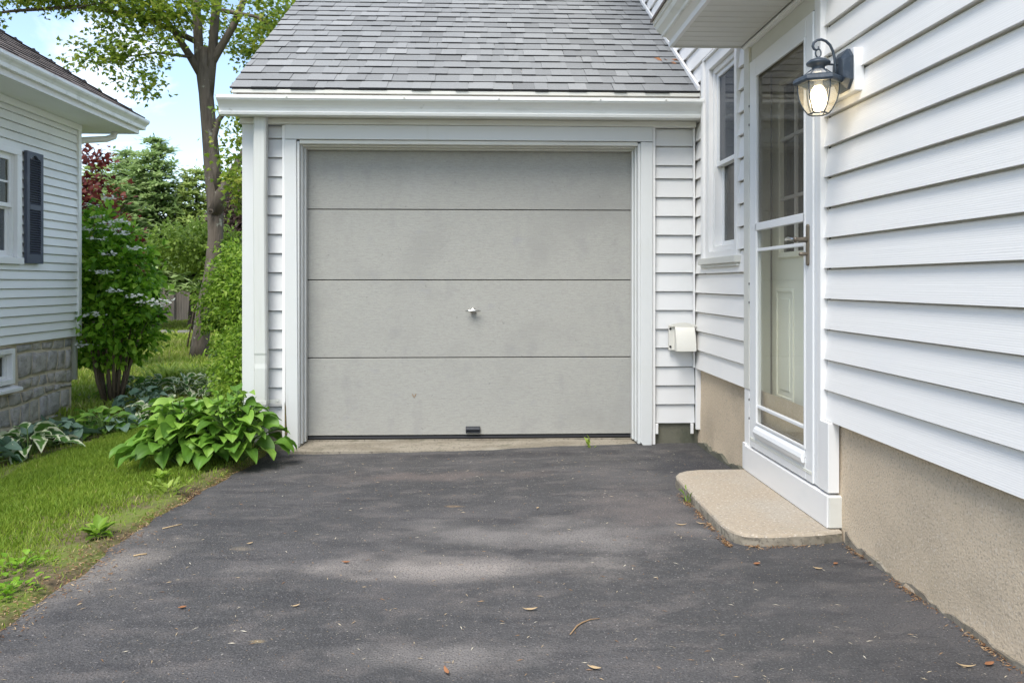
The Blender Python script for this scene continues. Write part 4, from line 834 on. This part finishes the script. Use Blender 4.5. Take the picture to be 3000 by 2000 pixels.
# weeds at the driveway edge
def weed(label, x, y, n, L_, wl, m='viburnum', seed=0, up_=.35):
    r = np.random.default_rng(seed); z0 = float(ground_z(x, y)); root = thing('weed', (x, y, z0), label, 'plant', 'weeds at the driveway edge')
    a = r.random(n)*2*pi; rr = r.random(n)*.07*(1.6 if n > 40 else .3); P = np.stack([x+rr*np.cos(a), y+rr*np.sin(a)*1.2, z0+.004+.035*r.random(n)*(up_+.2)], -1)
    d = np.stack([np.cos(a), np.sin(a), up_*r.random(n)*1.6], -1); nn = np.zeros((n, 3)); nn[:, 2] = 1
    T = LEAF.copy(); T[:, 0] *= wl; S = scatter(T, LEAFF, P, d, nn, L_*(.6+.6*r.random(n)), np.clip(.55+r.normal(size=n)*.2, 0, 1)); npmesh('leaves', S[0], S[1], m, S[2], root); return root
weed('rosette weed with long leaves growing at the driveway edge', -1.60, 3.33, 30, .072, .75, 'privet', 1, .6)
weed('low patch of clover-like weed at the left frame edge, the nearest to the camera', -1.62, 2.72, 70, .026, 1.5, 'viburnum', 2, .7)
weed('leafy weed patch above the nearest one in the bare strip of lawn', -1.72, 2.98, 50, .030, 1.2, 'viburnum', 3, .7)
weed('sprig of bright weed in the thin lawn near the big hosta', -1.60, 4.05, 46, .045, .8, 'brightbush', 4, .8)
weed('pale rosette weed just in front of the big hosta', -1.75, 4.35, 26, .05, .9, 'privet', 5, .8)
weed('tiny weed sprouting from the threshold slab in front of the garage door', .72, 5.21, 9, .045, .8, 'brightbush', 6, 2.0)
weed('grass tuft growing from the joint along the left side of the concrete step', .995, 3.78, 12, .05, .25, 'privet', 7, 2.2)

# ------------------------------------------------------------ flowering shrub by the neighbour's corner
sx, sy = -4.22, 9.15; sz = float(ground_z(sx, sy))
vb = thing('flowering_shrub', (sx, sy, sz), 'tall leafy shrub with flat white flower clusters beside the corner of the stone foundation', 'shrub')
q = MB()
for k in range(13):
    a = k*2.4; r0 = .04+.09*random.random(); s = .2+.25*random.random(); h = .8+.35*random.random()
    q.tube([(sx+r0*cos(a), sy+r0*sin(a)*.7, sz-.02), (sx+(r0+s*.25)*cos(a), sy+(r0+s*.25)*sin(a), sz+h*.35), (sx+s*.7*cos(a), sy+s*.7*sin(a), sz+h*.75), (sx+s*cos(a), sy+s*sin(a), sz+h)], [.022, .017, .012, .005], 6)
q.build('stems', 'stem', vb, smooth=True)
VB = [(-4.38, 9.3, .55, .60, .6, .50), (-4.35, 9.35, 1.15, .52, .55, .5), (-4.5, 9.3, 1.65, .38, .4, .38), (-4.05, 9.2, .48, .30, .4, .28), (-4.1, 9.3, 1.25, .32, .4, .30), (-4.6, 9.4, .9, .4, .5, .8), (-3.98, 9.2, .85, .24, .3, .24)]
leaves('foliage', vb, 'viburnum', VB, 7600, .092, clump=.16, per=16, shell=.35, zmin=.12)
pos = np.array([(-4.5, 9.1, 1.95), (-4.35, 9.0, 1.80), (-4.22, 8.95, 1.72), (-4.12, 8.95, 1.66), (-4.45, 8.95, 1.66), (-4.3, 8.9, 1.55), (-4.0, 8.95, 1.62), (-3.9, 8.95, 1.45), (-4.15, 8.8, 1.18), (-4.05, 8.8, .98), (-3.83, 8.85, .92), (-3.78, 8.9, .85), (-4.25, 8.75, .72), (-4.38, 8.75, .38), (-3.55, 8.95, .86), (-3.62, 8.95, .82), (-4.55, 9.0, 1.4), (-4.1, 8.8, 1.38), (-4.62, 8.95, .8), (-4.2, 9., 2.02), (-4.05, 8.9, 1.75)])
for p_0 in pos:
  pt = p_0+rng.normal(size=(26, 3))*np.array([.055, .04, .012]); n = len(pt); nn = rand_dir(n)*.25+np.array([.2, -.8, 1.])
  S = scatter(RHO*np.array([1.6, 1, 1]), RHOF, pt, rand_dir(n)*np.array([1, 1, .15]), nn,   .040*(.7+.6*rng.random(n)), rng.random(n)); npmesh('flower_cluster', S[0], S[1], 'petal', S[2], vb)

def shrub(name, label, m, base, blobs, n, size, cat='shrub', group=None, stems=6, T=LEAF, TF=LEAFF, clump=.2, per=18, shell=.4, zmin=None, sr=.018, **k):
    z0 = float(ground_z(*base)); root = thing(name, (base[0], base[1], z0), label, cat, group); q = MB()
    for j in range(stems):
        b = blobs[j % len(blobs)]; a = j*2.4; x, y = base[0]+.12*cos(a), base[1]+.12*sin(a)
        tx, ty, tz = b[0]+b[3]*.4*cos(a), b[1]+b[4]*.4*sin(a), b[2]+b[5]*.5
        q.tube([(x, y, z0-.03), (x*.7+tx*.3, y*.7+ty*.3, z0+(tz-z0)*.4), (tx, ty, tz)], [sr, sr*.7, sr*.3], 6)
    q.build('stems', 'stem', root, smooth=True); leaves('foliage', root, m, blobs, n, size, T=T, TF=TF, clump=clump, per=per, shell=shell, zmin=zmin, **k); return root
NARROW = LEAF*np.array([.75, 1, 1])
shrub('hedge_shrub', 'tall bright green leafy shrub behind the garage, in front of the maple trunk', 'privet', (-3.0, 9.3), [(-2.95, 9.6, .75, .42, .5, .55), (-3.08, 9.7, .95, .34, .4, .45), (-2.75, 9.3, 1.0, .42, .5, .45), (-2.55, 8.9, .75, .42, .5, .6), (-2.75, 9.4, .25, .38, .4, .3), (-2.85, 9.6, 1.38, .38, .4, .22)], 12500, .062, T=NARROW, clump=.14, per=14, group='shrubs behind the garage')
shrub('hedge_shrub', 'lower rounded leafy shrub against the garage side, nearest the big hosta', 'privet', (-2.2, 7.3), [(-2.15, 7.4, .33, .30, .5, .38), (-2.25, 7.9, .15, .40, .5, .40), (-2.0, 6.9, .12, .25, .4, .28), (-2.45, 8.2, -.0, .28, .3, .3)], 11000, .052, T=NARROW, clump=.12, per=14, group='shrubs behind the garage')
shrub('garden_bush', 'yellow-green airy bush in the back garden, left of the maple trunk', 'brightbush', (-6.0, 16.5), [(-6.1, 16.5, 1.85, .8, .8, .45), (-5.45, 16.8, 1.5, .55, .7, .7), (-5.5, 16.8, .8, .35, .7, .6)], 5200, .11, clump=.25, group='bushes in the back garden')
shrub('garden_bush', 'yellow-green bush in the back garden, right of the maple trunk', 'brightbush', (-4.5, 17), [(-4.5, 17, 1.5, .9, .8, .9), (-4.0, 16.8, .9, .8, .8, .9), (-4.9, 17, 1.0, .7, .7, .9)], 4800, .11, clump=.25, group='bushes in the back garden')
# ------------------------------------------------------------ maple
mx_, my_ = -5.15, 14.8; mz = float(ground_z(mx_, my_))
mp_ = thing('maple_tree', (mx_, my_, mz), 'tall maple with a bare grey-brown trunk forking high above the back lawn', 'tree')
q = MB()
def limb(pts, r, k=12): q.tube(pts, r, k)
limb([(-5.28, 14.8, mz-.1), (-5.24, 14.8, mz+.25), (-5.18, 14.8, .5), (-5.05, 14.85, 1.2), (-4.99, 14.9, 1.9), (-5.02, 14.95, 2.6), (-5.08, 15, 3.2), (-5.14, 15.0, 3.9), (-5.20, 15, 4.6), (-5.23, 15, 5.1), (-5.26, 15.02, 5.5)], [.19, .155, .142, .138, .138, .145, .155, .138, .132, .13, .09], 16)
limb([(-5.22, 15, 4.4), (-5.33, 15, 5.3), (-5.40, 15.1, 6.0), (-5.55, 15.2, 7.2), (-5.6, 15.2, 9)], [.09, .09, .085, .07, .03])
limb([(-5.17, 15, 4.4), (-5.09, 15, 5.3), (-5.07, 15.1, 6.1), (-4.9, 15.2, 7.4), (-4.7, 15.2, 9)], [.09, .088, .08, .065, .03])
limb([(-5.24, 15, 5.0), (-5.02, 15, 5.35), (-4.70, 15, 5.9), (-4.3, 15, 6.9), (-4.0, 15.1, 8.2)], [.11, .075, .065, .05, .02])
limb([(-5.28, 15, 5.0), (-5.5, 14.95, 5.35), (-5.75, 14.9, 5.75), (-6.1, 14.8, 6.3), (-6.5, 14.7, 7.2)], [.10, .07, .055, .045, .02])
limb([(-5.02, 14.9, 2.35), (-4.88, 14.9, 2.75), (-4.72, 14.95, 3.1), (-4.45, 15, 3.6), (-4.1, 15, 4.3), (-3.7, 15.1, 5.2)], [.14, .12, .075, .065, .05, .02])
limb([(-4.92, 14.9, 2.7), (-4.98, 14.85, 3.2), (-5.02, 14.85, 3.7), (-4.9, 14.8, 4.1), (-4.65, 14.75, 4.4), (-4.2, 14.7, 4.6)], [.08, .065, .055, .05, .04, .015])
limb([(-5.35, 15.05, 5.6), (-6.2, 14.7, 5.95), (-7.2, 14.3, 6.0), (-8.2, 14, 5.8), (-9.0, 13.8, 5.6)], [.06, .05, .04, .025, .008], 8)
limb([(-5.5, 15.1, 6.6), (-6.3, 14.4, 6.2), (-6.8, 13.9, 5.9), (-7.2, 13.7, 5.7)], [.05, .03, .014, .003], 8)
limb([(-5.35, 15, 5.3), (-5.9, 14.5, 5.25), (-6.3, 14.1, 5.05), (-6.7, 13.9, 4.95)], [.035, .02, .010, .003], 8)
limb([(-4.9, 15.0, 6.2), (-4.2, 14.7, 6.0), (-3.6, 14.4, 5.6), (-3.0, 14.2, 5.2)], [.045, .03, .02, .006], 8)
q.lathe((-5.02, 14.71, 2.38), [(.055, .015), (.05, -.02), (.03, -.015)], 10, axis='y')
q.build('trunk', 'bark', mp_, smooth=True)
MB_ = [(-5.2, 16.5, 8.6, 1.3, 1.2, .9), (-7.2, 14.2, 6.45, 1.7, 1.2, .45), (-8.7, 13.8, 6.0, 1.1, .8, .40), (-6.3, 14.2, 5.95, .8, .7, .45), (-6.6, 14.0, 5.1, .65, .5, .32), (-6.78, 13.9, 4.95, .42, .4, .12), (-5.98, 14.0, 4.6, .42, .4, .25), (-6.0, 14.1, 5.2, .55, .4, .40), (-5.7, 14.3, 5.85, .6, .5, .35), (-5.15, 14.2, 5.95, .5, .3, .2), (-9.2, 13.6, 5.45, .8, .6, .35), (-8.5, 13.6, 5.0, .30, .4, .15),
       (-4.35, 15.6, 5.7, .6, .6, .6), (-3.7, 14.5, 5.9, .8, .9, .7), (-4.35, 15.4, 4.7, .35, .4, .4), (-4.62, 15.4, 4.0, .16, .3, .3), (-5.25, 15.9, 6.1, .6, .4, .5), (-4.22, 13.6, 3.2, .28, .5, .5), (-4.0, 13.4, 2.6, .25, .5, .45), (-4.1, 13.5, 3.9, .26, .5, .3), (-7.6, 14, 6.2, .9, .8, .3), (-5.2, 14.5, 6.35, .5, .4, .25)]
leaves('crown', mp_, 'maple', MB_, 18000, .088, T=MAPL, TF=MAPLF, clump=.26, per=14, shell=.2, up=.8, droop=.45, jit=.28)
# ------------------------------------------------------------ conifers
def conifer(label, x, y, h, rbase, m, seed, dens=1.0, low=.30):
    r = np.random.default_rng(seed); z0 = float(ground_z(x, y)); root = thing('conifer', (x, y, z0), label, 'tree', 'conifers beyond the lawn'); H = h-z0
    q = MB(); q.tube([(x, y, z0-.1), (x+.05, y, z0+H*.5), (x, y, h-.1)], [.16, .09, .015], 8); pos = []; d = []; tn = []; sz = []
    nl = int(H/.20)
    for i in range(nl):
        t = (i+.5)/nl
        if t < low: continue
        z = z0+H*t; L_ = rbase*(1-t)**.72*(.85+.3*r.random())+.10; nb_ = int(9+7*(1-t))
        for b in range(nb_):
            a = r.random()*2*pi; Lb = L_*(.7+.45*r.random()); sag = -.10-.22*r.random()
            e = np.array([x+cos(a)*Lb, y+sin(a)*Lb, z+sag*Lb+.12*Lb])
            if b % 3 == 0: q.tube([(x, y, z), (x+cos(a)*Lb*.5, y+sin(a)*Lb*.5, z+sag*Lb*.7), tuple(e)], [.022, .014, .004], 4, cap=False)
            ns = int((14+46*Lb)*dens); s = r.random(ns)**.6; cl = r.random()*.6+.2
            P = np.stack([x+cos(a)*Lb*s, y+sin(a)*Lb*s, z+sag*Lb*s*(1.6-s*.9)], -1)+r.normal(size=(ns, 3))*np.array([.10, .10, .035])*(.4+s[:, None])
            D = np.stack([np.cos(a+r.normal(size=ns)*.8), np.sin(a+r.normal(size=ns)*.8), r.normal(size=ns)*.25+.10], -1)
            pos.append(P); d.append(D); tn.append(np.clip(cl*.6+s*.35+r.normal(size=ns)*.15, 0, 1)); sz.append((.24+.16*r.random(ns))*(.6+.5*(1-t)))
    nt_ = 24; pos.append(np.stack([x+r.normal(size=nt_)*.03, y+r.normal(size=nt_)*.03, h-.5+.55*r.random(nt_)], -1)); d.append(np.stack([r.normal(size=nt_), r.normal(size=nt_), 1.2+r.random(nt_)], -1)); tn.append(r.random(nt_)); sz.append(np.full(nt_, .12))
    q.build('trunk', 'bark_dark', root)
    P = np.concatenate(pos); n = len(P); S = scatter(RHO*np.array([.8, 1, 1]), RHOF, P, np.concatenate(d), rand_dir(n)*.5+np.array([0, 0, 1.]), np.concatenate(sz), np.concatenate(tn)); npmesh('foliage', S[0], S[1], m, S[2], root)
conifer('leftmost conifer, just right of the neighbouring house corner', -12.0, 25, 4.75, 2.0, 'spruce_y', 1)
conifer('second conifer from the left, with a thin pointed tip', -10.9, 24.5, 5.15, 2.0, 'spruce', 2)
conifer('tallest conifer in the middle of the row beyond the lawn', -9.85, 24.0, 5.45, 1.9, 'spruce', 3, 1.15)
conifer('pale grey-green conifer low in front of the tallest one', -10.4, 22.6, 4.1, 1.7, 'spruce', 4, 1.0, .36)
conifer('conifer to the right of the tallest one, sloping down towards the maple trunk', -8.7, 24.2, 4.55, 1.7, 'spruce_y', 5)
conifer('rightmost small conifer, partly behind the maple trunk', -7.6, 24.6, 4.0, 1.5, 'spruce', 6)
conifer('low bluish conifer at the front right of the row', -8.3, 22.8, 2.6, 1.2, 'spruce', 7, .9, .45)
def tree(name, label, m, x, y, blobs, n, size, group, tr=.12, **k):
    z0 = float(ground_z(x, y)); root = thing(name, (x, y, z0), label, 'tree', group); q = MB(); t0 = blobs[0]
    q.tube([(x, y, z0-.1), (x+.05, y, (z0+t0[2])/2), (t0[0], t0[1], t0[2])], [tr, tr*.8, tr*.4], 8)
    for b in blobs[1:]: q.tube([(x+.03, y, (z0+t0[2])/2), ((x+b[0])/2, (y+b[1])/2, (t0[2]+b[2])/2), b[:3]], [tr*.5, tr*.35, tr*.12], 6)
    q.build('trunk', 'bark_dark', root, smooth=True); leaves('crown', root, m, blobs, n, size, **k); return root
tree('red_leaved_tree', 'dark red leaved small tree half hidden behind the neighbouring house corner', 'red', -6.2, 12.6, [(-6.3, 12.6, 1.9, .75, .6, .75), (-6.0, 12.5, 1.3, .55, .5, .5), (-6.5, 12.6, 2.9, .5, .5, .6)], 3000, .10, 'red and copper leaved trees', tr=.06, T=MAPL, TF=MAPLF, clump=.25)
tree('copper_beech', 'dull copper coloured tree far behind the maple trunk, beside the garage', 'copper', -6.2, 22, [(-6.2, 22, 3.0, 1.1, 1, 1.4), (-5.2, 22, 2.6, 1.3, 1, 1.9), (-4.3, 22, 2.2, 1.2, 1, 1.9), (-6.9, 22, 3.1, .5, .6, .8)], 12000, .15, 'red and copper leaved trees', clump=.3, shell=.15)
V, Fq = None, None
B_ = []
for k in range(34): x = -34+k*1.6; B_.append((x, 44+rng.normal()*2, 1.2+rng.random()*1.2, 1.6, 1.4, 2.2+rng.random()))
pos, outd, ct = cloud(B_, 26000, .5, 24, .3); n = len(pos); S = scatter(RHO*np.array([1.8, 1, 1]), RHOF, pos, outd+rng.normal(size=(n, 3))*.5, rand_dir(n), .35+.2*rng.random(n), np.clip(ct+rng.normal(size=n)*.2, 0, 1))
tag(npmesh('distant_woods', S[0], S[1], 'woods', S[2]), 'line of distant trees behind the back fence', 'woods', kind='stuff')
# ------------------------------------------------------------ fence, border stones, wires
fn = thing('wooden_fence', (-11, 28, -.34), 'weathered grey-brown board fence across the end of the back lawn', 'fence')
q = MB(); x = -16.
while x < -3: q.box(x, x+.085, 28+random.uniform(0, .012), 28.03, -.36, 1.32+random.uniform(-.012, .012)); x += .092
q.build('boards', 'fence', fn)
for k in range(6): x = -15.5+k*2.3; box_part('fence_post', 'fence', fn, x, x+.11, 27.93, 28.0, -.4, 1.40)
for z in (.1, 1.05): box_part('fence_rail', 'fence', fn, -16, -3, 28.04, 28.08, z, z+.09)
q = MB(); rr = random.Random(3)
for k, lb in enumerate(['leftmost grey border stone at the far edge of the back lawn', 'second border stone from the left at the far lawn edge', 'second border stone from the right at the far lawn edge', 'rightmost grey border stone at the far lawn edge']):
    x = -9.5+k*.5+rr.uniform(-.05, .05); a = .13+.05*rr.random(); z0 = float(ground_z(x, 21.5))
    st_ = MB(); rg = [[(x+a*1.5*s*cos(2*pi*j/9)*(1+.12*rr.random()), 21.5+a*s*sin(2*pi*j/9)*(1+.1*rr.random()), z0+z) for j in range(9)] for s, z in ((1, -.03), (1.02, .06), (.7, .12))]
    vs = [p for r_ in rg for p in r_]; st_.mesh(vs, [(i*9+j, i*9+(j+1) % 9, (i+1)*9+(j+1) % 9, (i+1)*9+j) for i in range(2) for j in range(9)]+[tuple(range(18, 27))])
    o = st_.build('border_stone', 'stonegrey', None, origin=(x, 21.5, z0), bevel=.01); tag(o, lb, 'stone', 'border stones along the far lawn bed')
for x0, z0, lb in ((-30, 4.7, 'thin overhead cable left of the maple trunk'), (-30, 2.05, 'lower overhead cable seen right of the maple trunk')):
    q = MB(); pts = [(x0+t*60, 32+t*2, z0+(.0006 if z0 > 3 else .0006)*((t-.5)*60)**2-.3*t*2) for t in np.linspace(0, 1, 24)]; q.tube(pts, .014, 5); tag(q.build('overhead_cable', 'wire'), lb, 'cable', 'overhead cables')

# ------------------------------------------------------------ litter on the driveway
def gz(x, y): return float(drive_z(x, y)+.006*sin(x*2.1+.5)*sin(y*1.7)*(1-sst(4.6, 5.1, y))*(x < .9)) if x > -1.44 else float(ground_z(x, y))
def dry_leaf(label, x, y, L_, wd, m, ang, curl=.25):
    z = gz(x, y)+.003; q = MB(); c, s = cos(ang), sin(ang); vs = []
    for j in range(7):
        t = j/6; w_ = wd*sin(pi*min(1, t*.93+.05))**.8*(.5 if t < .2 else 1); zz_ = z+curl*L_*(t-.5)**2*2
        for v in (-1, 0, 1): vs.append((x+c*(t-.5)*L_-s*v*w_/2, y+s*(t-.5)*L_+c*v*w_/2, zz_+(abs(v)*w_*.35)))
    q.mesh(vs, [(3*i+j, 3*i+j+1, 3*i+4+j, 3*i+3+j) for i in range(6) for j in range(2)])
    o = q.build('dry_leaf', m, None, origin=(x, y, z), smooth=True); sm = o.modifiers.new('thick', 'SOLIDIFY'); sm.thickness = .0008
    return tag(o, label, 'leaf', 'fallen dry leaves')
from math import hypot
def PX(u, v):   # ground point of a measured place
    a = (u-1500)/2296; b = -(v-829)/2296; T_ = R(2.195); rx, ry = sin(T_)+a*cos(T_), cos(T_)-a*sin(T_); t = (-CAMH)/b; return rx*t, ry*t
LV = [(2217, 1655, .030, .016, 'leaf_orange', .2, 'orange triangular dry leaf on the asphalt in front of the step'),
      (2396, 1668, .034, .010, 'leaf_tan', -.5, 'tan curled dry leaf near the foundation, right of the step'),
      (2448, 1654, .022, .014, 'leaf_orange', .3, 'small orange dry leaf right of the step, closest to the foundation'),
      (1995, 1538, .05, .008, 'leaf_tan', -.25, 'long narrow brown dry leaf left of the step'),
      (2052, 1535, .04, .007, 'leaf_tan', -.6, 'narrow greenish tan dry leaf close beside the step'),
      (1553, 1785, .048, .012, 'leaf_tan', .05, 'pale tan winged leaf lying right of the driveway middle'),
      (1741, 1958, .040, .013, 'leaf_tan', -.5, 'pale tan dry leaf at the bottom edge of the picture'),
      (1308, 1970, .045, .012, 'leaf_orange', 1.9, 'upright orange-brown dry leaf at the bottom of the picture'),
      (1013, 1652, .034, .012, 'leaf_orange', -.15, 'reddish curled dry leaf on the driveway left of the middle'),
      (732, 1597, .026, .009, 'leaf_tan', .6, 'small pinkish tan leaf on the left part of the driveway'),
      (866, 1781, .03, .008, 'leaf_tan', .5, 'small bent tan leaf between the two reddish leaves'),
      (534, 1788, .026, .014, 'leaf_orange', .3, 'red-brown dry leaf on the lower left of the driveway'),
      (2898, 1950, .036, .016, 'leaf_orange', .3, 'orange-brown leaf cluster at the lower right by the foundation'),
      (2830, 1955, .05, .008, 'leaf_tan', -.3, 'pinkish sliver of leaf left of the orange one at the lower right'),
      (1575, 1488, .018, .010, 'leaf_tan', .8, 'tiny pale seed leaf in the middle distance of the driveway')]
for u, v, L_, wd, m, a, lb in LV:
    x, y = PX(u, v); dry_leaf(lb, x, y, L_, wd, m, a, .35)
def stick(name, label, pts, r, m, cat):
    P = [(*PX(u, v), 0) for u, v in pts]; P = [(x, y, gz(x, y)+.004) for x, y, _ in P]; q = MB(); q.tube(P, r, 6); o = q.build(name, m, None, origin=P[0], smooth=True); return tag(o, label, cat)
stick('twig', 'thin curved brown twig lying on the driveway right of the middle', [(1670, 1857), (1690, 1832), (1705, 1822), (1730, 1812), (1757, 1809)], [.0015, .0025, .0022, .0016, .001], 'twig', 'twig')
stick('straw', 'straight pale straw on the asphalt near the left lawn edge', [(476, 1551), (505, 1544), (533, 1538)], .0022, 'straw', 'straw')
stick('straw', 'short pale splinter on the asphalt, closer to the camera than the straight straw', [(391, 1633), (410, 1629), (430, 1627)], .0026, 'straw', 'straw')
# dead leaves on the garage roof near the wall
o = MB()
for k in range(7):
    s = .62+random.uniform(-.05, .05); p = RO+Vector((3.0+random.uniform(-.10, .06), 0, 0))+up*(s)+nr*.012; a = random.random()*6; d_ = Vector((cos(a), 0, 0))*.03+up*.03*sin(a); e_ = nr*.008+up*.008*cos(a)-Vector((sin(a)*.01, 0, 0))
    o.poly([p-d_, p+e_, p+d_, p-e_+nr*.006])
tag(o.build('roof_leaves', 'leaf_orange', None, origin=tuple(RO+Vector((3, 0, 0))+up*.62)), 'orange dead leaves caught on the garage roof beside the house wall', 'leaves')
zd = MB()
for s_ in (-1, 1): zd.mesh([(-.4665, 5.4165, .268), (-.4665+s_*.011, 5.4150, .288), (-.4665+s_*.015, 5.4155, .302), (-.4665+s_*.005, 5.4160, .290)], [(0, 1, 2, 3)])
o = zd.build('winged_seed', 'twig', None, origin=(-.4665, 5.416, .268)); sm = o.modifiers.new('thick', 'SOLIDIFY'); sm.thickness = .001; tag(o, 'small brown V-shaped seed stuck to the bottom section of the garage door', 'seed')
# fine debris
n = 7000; X = rng.uniform(-1.4, 2.0, n); Y = 1.7+3.4*rng.random(n)**1.1; k = (X < 1.47) & (X > edgeX(Y)+.03) & ~((X > 1.0) & (Y > 3.1) & (Y < 4.25)); X, Y = X[k], Y[k]; n = len(X)
Zd = drive_z(X, Y)+.006*np.sin(X*2.1+.5)*np.sin(Y*1.7)*(1-sst(4.6, 5.1, Y))*(X < .9)+.002
a = rng.random(n)*2*pi; d = np.stack([np.cos(a), np.sin(a), rng.normal(size=n)*.05], -1); big = rng.random(n) < .10
T_ = RHO*np.array([.30, 1, 1]); S = scatter(T_, RHOF, np.stack([X, Y, Zd], -1), d, np.tile([0, 0, 1.], (n, 1))+rng.normal(size=(n, 3))*.2, np.where(big, .014+.012*rng.random(n), .004+.006*rng.random(n)), np.clip(rng.random(n)*.8+.2, 0, 1))
tag(npmesh('driveway_debris', S[0], S[1], 'litter', S[2]), 'fine plant debris and grit scattered over the asphalt', 'debris', kind='stuff')
# orange-brown needles gathered in the joints by the step, foundation and lawn edge
segs = [((.995, 3.9), (1.0, 3.2), 700, .014), ((1.0, 3.2), (1.12, 3.1), 500, .014), ((1.12, 3.1), (1.46, 3.13), 200, .01), ((1.468, 3.1), (1.465, 1.6), 1100, .012)]
PX_ = []; 
for (x0, y0), (x1, y1), m_, sp in segs:
    t = rng.random(m_); clump_ = .5+.5*np.sin(t*23+x0*9); kk = rng.random(m_) < clump_; t = t[kk]; PX_.append(np.stack([x0+(x1-x0)*t+rng.normal(size=len(t))*sp, y0+(y1-y0)*t+rng.normal(size=len(t))*sp], -1))
t = rng.uniform(2.0, 4.9, 2600); PX_.append(np.stack([edgeX(t)-.015+rng.normal(size=2600)*(.018+.05*(t < 3.4)), t], -1))
XY = np.concatenate(PX_); X, Y = XY[:, 0], np.minimum(XY[:, 1], 5.2); X = np.where((X > 1.0) & (Y > 3.12) & (Y < 4.2), .995, np.minimum(X, 1.472)); n = len(X)
Zd = np.where(X > edgeX(Y), drive_z(X, Y)+.006*np.sin(X*2.1+.5)*np.sin(Y*1.7)*(1-sst(4.6, 5.1, Y))*(X < .9), ground_z(X, Y))+.003
a = rng.random(n)*2*pi; S = scatter(RHO*np.array([.45, 1, 1]), RHOF, np.stack([X, Y, Zd], -1), np.stack([np.cos(a), np.sin(a), .2*rng.normal(size=n)], -1), np.tile([0, 0, 1.], (n, 1))+rng.normal(size=(n, 3))*.3, .010+.012*rng.random(n), np.clip(rng.random(n)*.55, 0, 1))
tag(npmesh('edge_litter', S[0], S[1], 'litter', S[2]), 'rust-brown needles and crumbs gathered along the joints of the driveway', 'debris', kind='stuff')
